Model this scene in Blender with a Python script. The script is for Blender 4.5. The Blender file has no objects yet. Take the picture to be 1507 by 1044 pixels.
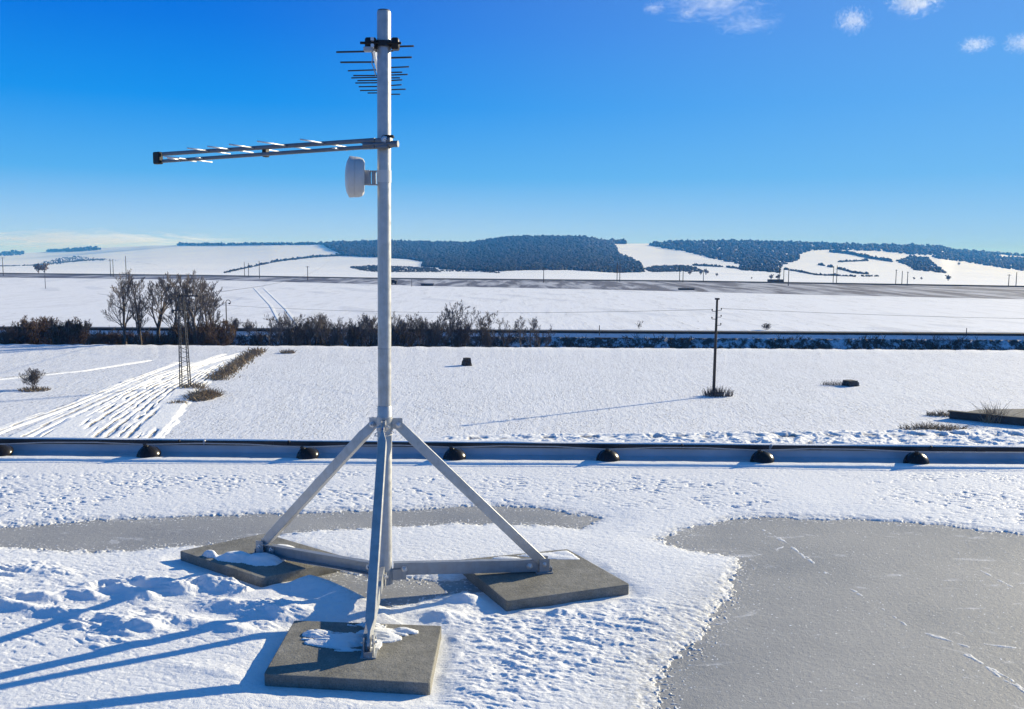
import bpy, bmesh, math, random
import numpy as np
from mathutils import Vector, Matrix, Quaternion
C = bpy.context.scene.collection
RAD = math.radians
rng = random.Random(7)
nr = np.random.RandomState(11)

# ------------------------------------------------------------------ camera
F, YH, ROLL, HCAM = 1300.0, 376.0, RAD(.35), 1.6
PITCH = math.atan((522 - YH) / F)
fw = np.array([0, math.cos(PITCH), -math.sin(PITCH)])
R0 = np.array([1., 0, 0]); U0 = np.array([0, math.sin(PITCH), math.cos(PITCH)])
RR = math.cos(ROLL) * R0 + math.sin(ROLL) * U0
UU = math.cos(ROLL) * U0 - math.sin(ROLL) * R0
CP = np.array([0, 0, HCAM])
def ray(px, py):
    px = np.asarray(px, float)[..., None]; py = np.asarray(py, float)[..., None]
    return fw + (px - 753.5) / F * RR - (py - 522) / F * UU
def onz(px, py, z=0.0):
    d = ray(px, py); return CP + d * ((z - HCAM) / d[..., 2:3])
def onY(px, py, Y):
    d = ray(px, py); return CP + d * (np.asarray(Y, float)[..., None] / d[..., 1:2])
cam = bpy.data.cameras.new('camera'); co = bpy.data.objects.new('camera', cam); C.objects.link(co)
cam.sensor_width = 36; cam.lens = F / 1507 * 36; cam.clip_start = .05; cam.clip_end = 60000
M = Matrix.Identity(4)
for i in range(3):
    M[i][0] = RR[i]; M[i][1] = UU[i]; M[i][2] = -fw[i]; M[i][3] = CP[i]
co.matrix_world = M
bpy.context.scene.camera = co

# ------------------------------------------------------------------ light
sc = bpy.context.scene
SAZ, SEL = 34.0, 18.5
sd = Vector((math.cos(RAD(SAZ)) * math.cos(RAD(SEL)), math.sin(RAD(SAZ)) * math.cos(RAD(SEL)), math.sin(RAD(SEL))))
sl = bpy.data.lights.new('sun', 'SUN'); so = bpy.data.objects.new('sun', sl); C.objects.link(so)
sl.energy = 5.0; sl.angle = RAD(.5); sl.color = (1, .892, .645)
so.rotation_euler = sd.to_track_quat('Z', 'Y').to_euler()
w = bpy.data.worlds.new('World'); sc.world = w; w.use_nodes = True
nt = w.node_tree; nt.nodes.clear()
sky = nt.nodes.new('ShaderNodeTexSky'); sky.sky_type = 'NISHITA'; sky.sun_disc = False
sky.sun_elevation = RAD(SEL); sky.sun_rotation = RAD(90 - SAZ)
sky.air_density = 1.0; sky.dust_density = .35; sky.ozone_density = 3.5; sky.altitude = 300
hs = nt.nodes.new('ShaderNodeHueSaturation'); hs.inputs['Saturation'].default_value = 1.3
bg = nt.nodes.new('ShaderNodeBackground'); bg.inputs[1].default_value = .10
wo = nt.nodes.new('ShaderNodeOutputWorld')
# deep winter blue: the physical sky is tinted by height above the horizon and by distance from the sun
tc = nt.nodes.new('ShaderNodeTexCoord'); sp = nt.nodes.new('ShaderNodeSeparateXYZ'); nt.links.new(tc.outputs['Generated'], sp.inputs[0])
rp = nt.nodes.new('ShaderNodeValToRGB'); el = rp.color_ramp.elements
K = 1 / (.10 * 2 ** .80)
stops = [(0, (.46, .64, .95)), (.035, (.32, .57, .95)), (.085, (.085, .41, .90)), (.16, (.003, .275, .86)), (.235, (.0, .175, .77)), (.31, (.0, .105, .64)), (.55, (.02, .16, .50)), (1, (.03, .14, .40))]
while len(el) < len(stops): el.new(.5)
for e_, (p_, c_) in zip(el, stops): e_.position = p_; e_.color = (*c_, 1)
nt.links.new(sp.outputs[2], rp.inputs[0])
dt = nt.nodes.new('ShaderNodeVectorMath'); dt.operation = 'DOT_PRODUCT'; dt.inputs[1].default_value = tuple(sd); nt.links.new(tc.outputs['Generated'], dt.inputs[0])
mr = nt.nodes.new('ShaderNodeMapRange'); mr.interpolation_type = 'SMOOTHSTEP'; mr.inputs[1].default_value = .28; mr.inputs[2].default_value = 1.15; mr.inputs[3].default_value = 0; mr.inputs[4].default_value = .62
nt.links.new(dt.outputs['Value'], mr.inputs[0])
mx = nt.nodes.new('ShaderNodeMix'); mx.data_type = 'RGBA'; nt.links.new(mr.outputs[0], mx.inputs[0]); nt.links.new(rp.outputs[0], mx.inputs[6]); mx.inputs[7].default_value = (.22, .52, .93, 1)
ml = nt.nodes.new('ShaderNodeVectorMath'); ml.operation = 'SCALE'; ml.inputs['Scale'].default_value = K; nt.links.new(mx.outputs[2], ml.inputs[0])
m2 = nt.nodes.new('ShaderNodeMix'); m2.data_type = 'RGBA'; m2.inputs[0].default_value = .02
nt.links.new(sky.outputs[0], hs.inputs['Color']); nt.links.new(ml.outputs[0], m2.inputs[6]); nt.links.new(hs.outputs[0], m2.inputs[7])
nt.links.new(m2.outputs[2], bg.inputs[0]); nt.links.new(bg.outputs[0], wo.inputs[0])
sc.view_settings.view_transform = 'Standard'; sc.view_settings.look = 'None'
sc.view_settings.exposure = .80; sc.view_settings.gamma = 1
sc.render.engine = 'CYCLES'
sc.cycles.max_bounces = 6; sc.cycles.diffuse_bounces = 3; sc.cycles.glossy_bounces = 3
sc.cycles.volume_bounces = 0; sc.cycles.use_denoising = True
sc.cycles.volume_step_rate = 2.0

# ------------------------------------------------------------------ materials
class NT:
    def __init__(s, name):
        s.m = bpy.data.materials.new(name); s.m.use_nodes = True; s.t = s.m.node_tree
        s.b = s.t.nodes['Principled BSDF']; s.co = s.t.nodes.new('ShaderNodeTexCoord')
        s.b.inputs['Specular IOR Level'].default_value = .3
    def n(s, typ, **k):
        o = s.t.nodes.new(typ)
        for a, v in k.items(): setattr(o, a, v)
        return o
    def l(s, a, b): s.t.links.new(a, b)
    def coord(s, scale=(1, 1, 1), rot=0):
        mp = s.n('ShaderNodeMapping'); mp.inputs['Scale'].default_value = scale
        mp.inputs['Rotation'].default_value = (0, 0, rot); s.l(s.co.outputs['Object'], mp.inputs[0]); return mp.outputs[0]
    def noise(s, sc_, detail=4, rough=.55, vec=None, dist=0):
        o = s.n('ShaderNodeTexNoise'); o.inputs['Scale'].default_value = sc_; o.inputs['Detail'].default_value = detail
        o.inputs['Roughness'].default_value = rough; o.inputs['Distortion'].default_value = dist
        s.l(vec if vec is not None else s.co.outputs['Object'], o.inputs['Vector']); return o.outputs['Fac']
    def ramp(s, fac, stops):
        o = s.n('ShaderNodeValToRGB'); e = o.color_ramp.elements
        while len(e) < len(stops): e.new(.5)
        for el, (p, c) in zip(e, stops):
            el.position = p; el.color = (c, c, c, 1) if isinstance(c, (int, float)) else (*c, 1)
        s.l(fac, o.inputs[0]); return o.outputs[0]
    def mix(s, fac, a, b):
        o = s.n('ShaderNodeMix', data_type='RGBA')
        if isinstance(fac, (int, float)): o.inputs[0].default_value = fac
        else: s.l(fac, o.inputs[0])
        for i, v in ((6, a), (7, b)):
            if isinstance(v, tuple): o.inputs[i].default_value = (*v, 1)
            else: s.l(v, o.inputs[i])
        return o.outputs[2]
    def math(s, op, a, b=0.0):
        o = s.n('ShaderNodeMath', operation=op)
        for i, v in ((0, a), (1, b)):
            if isinstance(v, (int, float)): o.inputs[i].default_value = v
            else: s.l(v, o.inputs[i])
        return o.outputs[0]
    def bump(s, h, dist, strength=1.0, prev=None):
        o = s.n('ShaderNodeBump'); o.inputs['Distance'].default_value = dist; o.inputs['Strength'].default_value = strength
        s.l(h, o.inputs['Height'])
        if prev is not None: s.l(prev, o.inputs['Normal'])
        return o.outputs[0]
    def out(s, col=None, rough=.8, nrm=None, metal=0):
        if col is not None:
            if isinstance(col, tuple): s.b.inputs['Base Color'].default_value = (*col, 1)
            else: s.l(col, s.b.inputs['Base Color'])
        if isinstance(rough, (int, float)): s.b.inputs['Roughness'].default_value = rough
        else: s.l(rough, s.b.inputs['Roughness'])
        s.b.inputs['Metallic'].default_value = metal
        if nrm is not None: s.l(nrm, s.b.inputs['Normal'])
        return s.m
SNOW = (.79, .79, .79)
def m_roofsnow():
    s = NT('roof_snow'); n1 = s.noise(38, 6, .65); n2 = s.noise(160, 4, .7)
    v = s.coord((1, 2.2, 1), RAD(-14)); n3 = s.noise(26, 5, .6, v, .6)
    n4 = s.noise(5, 3, .5)
    dash = s.ramp(n3, [(0.34, 0), (.46, 1)])
    nb = s.bump(dash, .004, .35); nb = s.bump(n1, .007, .45, nb); nb = s.bump(n2, .003, .5, nb)
    grit = s.ramp(s.noise(75, 3, .6), [(.30, 1), (.37, 0)])
    grit = s.math('MULTIPLY', grit, s.ramp(n4, [(.45, 0), (.6, .55)]))
    col = s.mix(s.ramp(n1, [(.3, 0), (.7, 1)]), (.74, .74, .75), SNOW)
    # thin snow lets the grey roofing show through
    at = s.n('ShaderNodeAttribute', attribute_name='thin'); 
    thn = s.math('MULTIPLY', at.outputs['Fac'], s.ramp(s.noise(55, 5, .65), [(.38, 1), (.62, .1)]))
    col = s.mix(thn, col, (.44, .44, .44))
    return s.out(s.mix(grit, col, (.42, .43, .45)), .6, nb)
def m_membrane():
    s = NT('grey_membrane'); n1 = s.noise(1.1, 6, .6); n2 = s.noise(120, 4, .7); n3 = s.noise(34, 6, .6)
    v = s.coord((1, 3, 1), RAD(24)); n4 = s.noise(2.2, 6, .7, v, 1.2)
    col = s.ramp(n1, [(.3, (.25, .248, .242)), (.7, (.375, .37, .36))])
    col = s.mix(s.ramp(n2, [(.35, .5), (.6, 0)]), col, (.26, .255, .25))
    col = s.mix(s.ramp(n4, [(.60, 0), (.70, .7)]), col, (.66, .66, .68))
    col = s.mix(s.ramp(s.noise(60, 3, .5), [(.67, 0), (.71, 1)]), col, (.78, .79, .82))
    nb = s.bump(n3, .006, .5); nb = s.bump(n2, .003, .7, nb)
    return s.out(col, s.ramp(n1, [(.3, .5), (.7, .75)]), nb)
def m_field(name, vs, rot, dens, soil=(.26, .25, .25), bumpd=.10, big=.25, wsc=.3, streak=0):
    s = NT(name); v = s.coord(vs, rot); v2 = s.coord((vs[0] * 2.3, vs[1] * 2.3, 1), rot + .2)
    n1 = s.noise(1.0, 7, .7, v, .4); n2 = s.noise(1.6, 4, .65, v2); n0 = s.noise(.03, 4, .5); n3 = s.noise(.25, 4, .6, v)
    w_ = s.n('ShaderNodeTexWave', wave_type='BANDS', bands_direction='X'); s.l(s.coord((1, 1, 1), rot), w_.inputs[0])
    w_.inputs['Scale'].default_value = wsc; w_.inputs['Distortion'].default_value = 22; w_.inputs['Detail'].default_value = 4; w_.inputs['Detail Scale'].default_value = .12
    pat = s.ramp(n0, [(.46, 0), (.60, 1)]); wf = s.math('MULTIPLY', w_.outputs['Fac'], pat)
    spk = s.ramp(n2, [(dens, 0), (dens + .08, 1)]); spk = s.math('MULTIPLY', spk, s.ramp(n3, [(.38, .3), (.58, 1)]))
    col = s.mix(s.ramp(n1, [(.3, 0), (.7, 1)]), (.70, .715, .76), SNOW)
    col = s.mix(s.ramp(n0, [(.35, .35), (.6, 0)]), col, (.70, .71, .75))
    col = s.mix(s.math('MULTIPLY', s.ramp(wf, [(.55, 0), (.85, 1)]), streak), col, (.56, .58, .63))
    col = s.mix(s.math('MULTIPLY', s.ramp(n1, [(.50, 0), (.66, 1)]), .42 + streak * .3), col, (.50, .51, .55))
    nb = s.bump(wf, .10, big); nb = s.bump(n1, bumpd, 1.0, nb); nb = s.bump(n2, bumpd * .4, .8, nb)
    return s.out(s.mix(s.math('MULTIPLY', spk, .8), col, soil), .8, nb)
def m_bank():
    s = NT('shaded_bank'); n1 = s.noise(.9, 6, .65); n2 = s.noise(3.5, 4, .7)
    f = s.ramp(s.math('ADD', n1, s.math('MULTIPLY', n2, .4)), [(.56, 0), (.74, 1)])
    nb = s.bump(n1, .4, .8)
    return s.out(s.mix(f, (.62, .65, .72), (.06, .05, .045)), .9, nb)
def m_hill():
    s = NT('hill_snow'); n = s.noise(.004, 6, .6); n2 = s.noise(.03, 4, .6)
    v = s.coord((.1, 1, 1), .3); n3 = s.noise(.012, 4, .6, v)
    c = s.mix(s.ramp(n, [(.35, 0), (.65, 1)]), (.70, .72, .76), SNOW)
    c = s.mix(s.ramp(n3, [(.58, 0), (.70, .25)]), c, (.42, .42, .42))
    return s.out(c, .8, s.bump(n2, 1.5, .5))
def m_plough():
    s = NT('ploughed_soil'); v = s.coord((1, .12, 1), RAD(-28)); n = s.noise(.16, 5, .6, v, .5); n2 = s.noise(.8, 5, .7)
    f = s.ramp(n, [(.45, 0), (.60, .85)])
    f2 = s.ramp(n2, [(.35, 0), (.7, .5)])
    c = s.mix(f2, (.045, .05, .075), (.19, .205, .28))
    return s.out(s.mix(f, c, (.42, .44, .50)), .9, s.bump(n2, .15, .8))
def m_metal(name, base, rough, metal=1.0, sc_=30, amp=.15):
    s = NT(name); n = s.noise(sc_, 6, .6); n2 = s.noise(4, 4, .6, s.coord((1, 1, .25)))
    a = tuple(x * (1 - amp) for x in base); b = tuple(min(1, x * (1 + amp)) for x in base)
    c = s.mix(s.ramp(n, [(.3, 0), (.7, 1)]), a, b)
    c = s.mix(s.ramp(n2, [(.5, 0), (.75, .4)]), c, tuple(x * .6 for x in base))
    n3 = s.noise(55, 4, .7); n4 = s.noise(2.3, 3, .6); c = s.mix(s.math('MULTIPLY', s.ramp(n3, [(.66, 0), (.72, .8)]), s.ramp(n4, [(.48, 0), (.62, 1)])), c, (.22, .13, .07))
    v5 = s.coord((260, 260, 6)); n5 = s.noise(1, 3, .6, v5); c = s.mix(s.ramp(n5, [(.62, 0), (.72, .35)]), c, tuple(x * .5 for x in base))
    r = s.ramp(n, [(.3, rough - .08), (.7, rough + .12)])
    return s.out(c, r, s.bump(n, .001, .3), metal)
def m_plain(name, c, rough=.6, sc_=20, amp=.25, bumpd=.002, metal=0):
    s = NT(name); n = s.noise(sc_, 5, .6)
    a = tuple(x * (1 - amp) for x in c); b = tuple(min(1, x * (1 + amp)) for x in c)
    return s.out(s.mix(s.ramp(n, [(.3, 0), (.7, 1)]), a, b), rough, s.bump(n, bumpd, .5), metal)
def m_slab():
    s = NT('paving_concrete'); n = s.noise(9, 6, .65); n2 = s.noise(170, 3, .7); n3 = s.noise(45, 5, .65)
    c = s.ramp(n, [(.3, (.145, .138, .118)), (.55, (.225, .215, .188)), (.75, (.30, .285, .255))])
    c = s.mix(s.ramp(n2, [(.3, .55), (.55, 0)]), c, (.06, .056, .045))
    c = s.mix(s.ramp(n3, [(.68, 0), (.76, .7)]), c, (.42, .41, .38))
    nb = s.bump(n3, .004, .8); nb = s.bump(n2, .0015, .8, nb)
    return s.out(c, .8, nb)
MAT = dict(
    rsnow=m_roofsnow(), membrane=m_membrane(), bank=m_bank(), hill=m_hill(), plough=m_plough(), slab=m_slab(),
    fieldA=m_field('near_field', (2.2, .75, 1), RAD(6), .535, bumpd=.09, big=.07, wsc=.13, streak=.10), fieldB=m_field('mid_field', (.5, .07, 1), RAD(-24), .62, bumpd=.12, big=.35, wsc=.02, streak=.6),
    galv=m_metal('galvanised_steel', (.44, .44, .44), .40, .45), galvd=m_metal('galvanised_dull', (.34, .35, .365), .5, .5), boomalu=m_metal('weathered_boom', (.17, .18, .20), .45, .6),
    alu=m_metal('aluminium', (.62, .64, .67), .38, .6), dark=m_plain('dark_rod', (.05, .055, .065), .4, metal=.5),
    black=m_plain('black_plastic', (.012, .012, .014), .45), dome=m_plain('dome_plastic', (.015, .013, .013), .24, 60, .3, .001),
    white=m_plain('white_plastic', (.56, .55, .54), .42, 8, .05, .0005), grey=m_plain('grey_plastic', (.36, .37, .39), .45, 10, .08),
    cap=m_metal('parapet_flashing', (.035, .035, .04), .5, .2), upstand=m_plain('upstand_membrane', (.44, .46, .50), .6, 3, .14, .004),
    wall=m_plain('render_wall', (.5, .48, .45), .8, 2), bark=m_plain('bark', (.085, .068, .055), .85, 6, .35, .01),
    twig=m_plain('twigs', (.13, .11, .10), .85, 6, .35, .005), brush=m_plain('brown_brush', (.12, .078, .052), .9, 4, .4, .005),
    dry=m_plain('dry_grass', (.26, .20, .13), .9, 5, .35, .005), forest=m_plain('forest', (.011, .014, .013), .95, .02, .4, .5),
    wood=m_plain('pole_wood', (.05, .042, .036), .85, 5, .3), steel=m_plain('dark_steel', (.028, .028, .032), .6, 5, .3),
    asphalt=m_plain('asphalt', (.02, .022, .026), .85, 1, .3), concrete=m_plain('old_concrete', (.05, .05, .05), .85, 3, .3, .01),
    blue=m_plain('blue_print', (.01, .05, .22), .5), wire=m_plain('wire', (.05, .05, .06), .5),
    grav=m_plain('gravel', (.15, .145, .14), .9, 4, .5, .05), bolt=m_metal('bolt_zinc', (.55, .55, .56), .35, .7),
)

# ------------------------------------------------------------------ object helpers
def meta(o, label=None, cat=None, group=None, kind=None):
    if label: o['label'] = label
    if cat: o['category'] = cat
    if group: o['group'] = group
    if kind: o['kind'] = kind
    return o
def link(name, me, mats, parent=None, smooth=False):
    if not isinstance(mats, (list, tuple)): mats = [mats]
    for m in mats: me.materials.append(m)
    if smooth: me.polygons.foreach_set('use_smooth', [True] * len(me.polygons))
    o = bpy.data.objects.new(name, me); C.objects.link(o)
    if parent is not None:
        o.parent = parent; o.matrix_parent_inverse = Matrix.Translation(-parent.location)
    return o
def empty(name, loc):
    o = bpy.data.objects.new(name, None); C.objects.link(o); o.location = Vector(loc); o.empty_display_size = .2; return o
def grid_mesh(name, P, mats, mi=None, smooth=True, parent=None):
    r, c = P.shape[:2]
    me = bpy.data.meshes.new(name); me.vertices.add(r * c); me.vertices.foreach_set('co', P.reshape(-1).astype(np.float32))
    i = np.arange((r - 1) * (c - 1)); a = (i // (c - 1)) * c + i % (c - 1)
    q = np.stack([a, a + 1, a + c + 1, a + c], 1)
    n = len(q); me.loops.add(4 * n); me.loops.foreach_set('vertex_index', q.reshape(-1).astype(np.int32))
    me.polygons.add(n); me.polygons.foreach_set('loop_start', (np.arange(n) * 4).astype(np.int32))
    me.update(calc_edges=True)
    if mi is not None: me.polygons.foreach_set('material_index', mi.reshape(-1).astype(np.int32))
    return link(name, me, mats, parent, smooth)
class MB:
    def __init__(s): s.v = []; s.f = []
    def add(s, v, f):
        k = len(s.v); s.v += [tuple(map(float, x)) for x in v]; s.f += [tuple(k + i for i in x) for x in f]; return s
    def box(s, c, d, M3=None, bev=0):
        x, y, z = d[0] / 2, d[1] / 2, d[2] / 2
        if bev:
            b = bev; vs = []
            ring = [(x - b, y), (x, y - b), (x, -y + b), (x - b, -y), (-x + b, -y), (-x, -y + b), (-x, y - b), (-x + b, y)]
            for zz, sh in ((-z, b * .7), (-z + b, 0), (z - b, 0), (z, b * .7)):
                for (a, q) in ring:
                    vs.append((a * (x - sh) / x, q * (y - sh) / y, zz))
            fs = [tuple(range(7, -1, -1)) if 0 else tuple(range(8))]
            for k in range(3):
                for i in range(8): fs.append((k * 8 + i, k * 8 + (i + 1) % 8, k * 8 + 8 + (i + 1) % 8, k * 8 + 8 + i))
            fs.append(tuple(range(31, 23, -1)))
            fs = [f[::-1] for f in fs]
            fs = [f[::-1] for f in fs]
        else:
            vs = [(i, j, k) for k in (-z, z) for (i, j) in ((-x, -y), (x, -y), (x, y), (-x, y))]
            fs = [(3, 2, 1, 0), (4, 5, 6, 7), (0, 1, 5, 4), (1, 2, 6, 5), (2, 3, 7, 6), (3, 0, 4, 7)]
        out = []
        for p in vs:
            p = Vector(p)
            if M3 is not None: p = M3 @ p
            out.append(p + Vector(c))
        return s.add(out, fs)
    def sweep(s, A, B, prof, up=(0, 0, 1), off=(0, 0)):
        A = Vector(A); B = Vector(B); t = (B - A).normalized(); side = t.cross(Vector(up)).normalized(); u = side.cross(t)
        n = len(prof); vs = []
        for P in (A, B):
            for (a, b) in prof: vs.append(P + side * (a + off[0]) + u * (b + off[1]))
        fs = [(i, (i + 1) % n, n + (i + 1) % n, n + i) for i in range(n)] + [tuple(range(n))[::-1], tuple(range(n, 2 * n))]
        return s.add(vs, fs)
    def tube(s, pts, rads, n=8, caps=True):
        pts = [Vector(p) for p in pts]
        if isinstance(rads, (int, float)): rads = [rads] * len(pts)
        k0 = len(s.v); prev = None
        for i, p in enumerate(pts):
            t = (pts[min(i + 1, len(pts) - 1)] - pts[max(i - 1, 0)]).normalized()
            if prev is None:
                a = t.cross(Vector((0, 0, 1)) if abs(t.z) < .9 else Vector((1, 0, 0))).normalized()
            else:
                a = (prev - t * prev.dot(t)).normalized()
            prev = a; b = t.cross(a)
            for j in range(n):
                an = 2 * math.pi * j / n
                q = p + (a * math.cos(an) + b * math.sin(an)) * rads[i]; s.v.append((q.x, q.y, q.z))
        for i in range(len(pts) - 1):
            for j in range(n):
                x = k0 + i * n; s.f.append((x + j, x + (j + 1) % n, x + n + (j + 1) % n, x + n + j))
        if caps:
            s.f.append(tuple(k0 + j for j in range(n))[::-1]); e = k0 + (len(pts) - 1) * n
            s.f.append(tuple(e + j for j in range(n)))
        return s
    def lathe(s, A, axis, prof, n=24):
        A = Vector(A); ax = Vector(axis).normalized()
        pts = [A + ax * h for h, r in prof]; a = ax.orthogonal().normalized(); b = ax.cross(a); k0 = len(s.v)
        for p, (h, r) in zip(pts, prof):
            for j in range(n):
                an = 2 * math.pi * j / n; q = p + (a * math.cos(an) + b * math.sin(an)) * max(r, 1e-4); s.v.append(tuple(q))
        for i in range(len(prof) - 1):
            for j in range(n):
                x = k0 + i * n; s.f.append((x + j, x + (j + 1) % n, x + n + (j + 1) % n, x + n + j))
        s.f.append(tuple(k0 + j for j in range(n))[::-1]); e = k0 + (len(prof) - 1) * n
        s.f.append(tuple(e + j for j in range(n)))
        return s
    def build(s, name, mat, parent=None, smooth=False, ang=None, fix=True):
        me = bpy.data.meshes.new(name); me.from_pydata(s.v, [], s.f); me.update()
        if fix:
            bm = bmesh.new(); bm.from_mesh(me); bmesh.ops.recalc_face_normals(bm, faces=bm.faces); bm.to_mesh(me); bm.free()
        o = link(name, me, mat, parent, smooth)
        if ang:
            me.polygons.foreach_set('use_smooth', [True] * len(me.polygons))
            me.set_sharp_from_angle(angle=RAD(ang))
        return o
def copy_thing(o, loc, rz=0, s=1.0, label=None, name=None):
    c = o.copy(); C.objects.link(c); c.location = loc; c.rotation_euler = (0, 0, rz)
    c.scale = s if isinstance(s, tuple) else (s, s, s)
    if label: c['label'] = label
    for ch in [x for x in bpy.data.objects if x.parent == o]:
        d = ch.copy(); C.objects.link(d); d.parent = c; d.matrix_parent_inverse = ch.matrix_parent_inverse.copy()
        for g in [x for x in bpy.data.objects if x.parent == ch]:
            e = g.copy(); C.objects.link(e); e.parent = d; e.matrix_parent_inverse = g.matrix_parent_inverse.copy()
    return c
# numpy noise
G = nr.rand(256, 256) * 2 * np.pi; GX, GY = np.cos(G), np.sin(G)
def perlin(x, y):
    xi = np.floor(x).astype(int); yi = np.floor(y).astype(int); xf = x - xi; yf = y - yi
    def g(i, j, a, b): return GX[i & 255, j & 255] * a + GY[i & 255, j & 255] * b
    u = xf * xf * xf * (xf * (xf * 6 - 15) + 10); v = yf * yf * yf * (yf * (yf * 6 - 15) + 10)
    a = g(xi, yi, xf, yf); b = g(xi + 1, yi, xf - 1, yf); c = g(xi, yi + 1, xf, yf - 1); d = g(xi + 1, yi + 1, xf - 1, yf - 1)
    return ((a + (b - a) * u) * (1 - v) + (c + (d - c) * u) * v) * 1.5
def fbm(x, y, o=4, g=.5):
    s = 0; a = 1; t = 0
    for k in range(o): s = s + a * perlin(x * 2 ** k + 17.3 * k, y * 2 ** k - 9.1 * k); t += a; a *= g
    return s / t
def ridge(x, y, o=4, g=.5):
    s = 0; a = 1; t = 0
    for k in range(o): s = s + a * (1 - 2 * np.abs(perlin(x * 2 ** k + 7.7 * k, y * 2 ** k + 3.1 * k))); t += a; a *= g
    return s / t
def sdf(poly, x, y):      # negative inside
    poly = np.asarray(poly); d = np.full(x.shape, 1e9); ins = np.zeros(x.shape, bool); n = len(poly)
    for i in range(n):
        a = poly[i]; b = poly[(i + 1) % n]; e = b - a
        t = np.clip(((x - a[0]) * e[0] + (y - a[1]) * e[1]) / max(e @ e, 1e-12), 0, 1)
        d = np.minimum(d, np.hypot(x - a[0] - t * e[0], y - a[1] - t * e[1]))
        if a[1] != b[1]:
            cr = ((a[1] > y) != (b[1] > y)) & (x < (b[0] - a[0]) * (y - a[1]) / (b[1] - a[1]) + a[0]); ins ^= cr
    return np.where(ins, -d, d)
def sst(a, b, x):
    t = np.clip((x - a) / (b - a), 0, 1); return t * t * (3 - 2 * t)
def interp(tab, x): return np.interp(x, [p[0] for p in tab], [p[1] for p in tab])

# ------------------------------------------------------------------ roof, parapet
ZG, ZF = -10.1, -9.65
pe0 = onz(0, 676, 0.0); pe1 = onz(1507, 689, 0.0)            # line where the upstand meets the roof
pdir = Vector((pe1 - pe0)).normalized(); pnor = Vector((-pdir.y, pdir.x, 0))
pc = Vector((pe0 + pe1) / 2); XL = 22
def pp(s, out, z): v = pc + pdir * s + pnor * out; return Vector((v.x, v.y, z))
bld = empty('flat_roof_building', (0, 0, ZG)); meta(bld, 'flat-roofed building under the camera, grey membrane roof partly under snow', 'building')
mb = MB(); mb.add([pp(-XL, .19, 0), pp(XL, .19, 0), pp(XL, -16, 0), pp(-XL, -16, 0)], [(0, 1, 2, 3)])
mb.build('roof_surface', MAT['membrane'], bld)
mb = MB(); mb.sweep(pp(-XL, -7.9, -5.2), pp(XL, -7.9, -5.2), [(-8.15, -5.1), (8.15, -5.1), (8.15, 5.14), (-8.15, 5.14)])
mb.build('outer_wall', MAT['wall'], bld)
par = empty('parapet', pp(0, .1, 0)); meta(par, 'low grey roof parapet with black metal edge running across the whole view', 'parapet')
mb = MB(); mb.sweep(pp(-XL, 0, 0), pp(XL, 0, 0), [(.03, -.02), (.03, .014), (-.13, .018), (-.162, .03), (-.172, .098), (-.205, .098), (-.205, -.02)])
mb.build('upstand', MAT['upstand'], par)
mb = MB(); mb.sweep(pp(-XL, 0, 0), pp(XL, 0, 0), [(-.152, .092), (-.152, .120), (-.160, .126), (-.222, .129), (-.228, .124), (-.228, .05), (-.224, .05), (-.208, .101), (-.160, .101)])
mb.build('cap_flashing', MAT['cap'], par)
for s_ in (-4.7, -1.9, .9, 3.7):
    MB().box(pp(s_, .152, .107), (.07, .008, .033), Matrix(((pdir.x, pnor.x, 0), (pdir.y, pnor.y, 0), (0, 0, 1)))).build('cap_joint', MAT['cap'], par)
for s_, zz_ in ((-2.42, .138), (-2.62, .134), (-1.75, .134), (1.35, .134), (2.05, .14), (3.3, .136)):
    MB().lathe(pp(s_, .158, .10), (.3, -.5, 1), [(0, .010), (zz_ - .10, .011), (zz_ - .095, .006)], 8).build('cap_fixing', MAT['bolt'] if zz_ > .137 else MAT['cap'], par)
# snow lying on the cap: thin uneven strip
ss = np.linspace(-9, 9, 900); oo = np.array([.0, .008, .018, .03, .042, .052, .056])
S_, O_ = np.meshgrid(ss, oo, indexing='ij')
zz = .1265 + (O_ * .04) + (.003 + .007 * sst(-.3, .3, fbm(S_ * 1.1, O_ * 4 + 5, 4))) * np.sin(np.pi * (O_ / .0565)) ** .5 - .003 * (O_ < .003)
P = np.stack([pc.x + pdir.x * S_ + pnor.x * (.163 + O_), pc.y + pdir.y * S_ + pnor.y * (.163 + O_), zz], -1)
o = grid_mesh('cap_snow', P, [MAT['rsnow']]); meta(o, 'thin line of snow lying on top of the black parapet edge', 'snow', kind='stuff')
# snow strip on the sealing fillet at the foot of the upstand
oo = np.array([-.135, -.128, -.118, -.105, -.08, -.05, -.02, .01, .02])
S_, O_ = np.meshgrid(ss, oo, indexing='ij')
wob = .008 * fbm(S_ * 1.3, S_ * 0, 3)
zz = np.interp(O_, [-.135, -.128, -.118, -.105, -.02, .01, .02], [-.003, .016, .030, .034, .032, .022, .004]) + .004 * fbm(S_ * 6, O_ * 20, 3)
P = np.stack([pc.x + pdir.x * S_ + pnor.x * (O_ + wob), pc.y + pdir.y * S_ + pnor.y * (O_ + wob), zz], -1)
o = grid_mesh('ledge_snow', P, [MAT['rsnow']]); meta(o, 'bright strip of snow on the ledge at the foot of the parapet', 'snow', kind='stuff')

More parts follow.
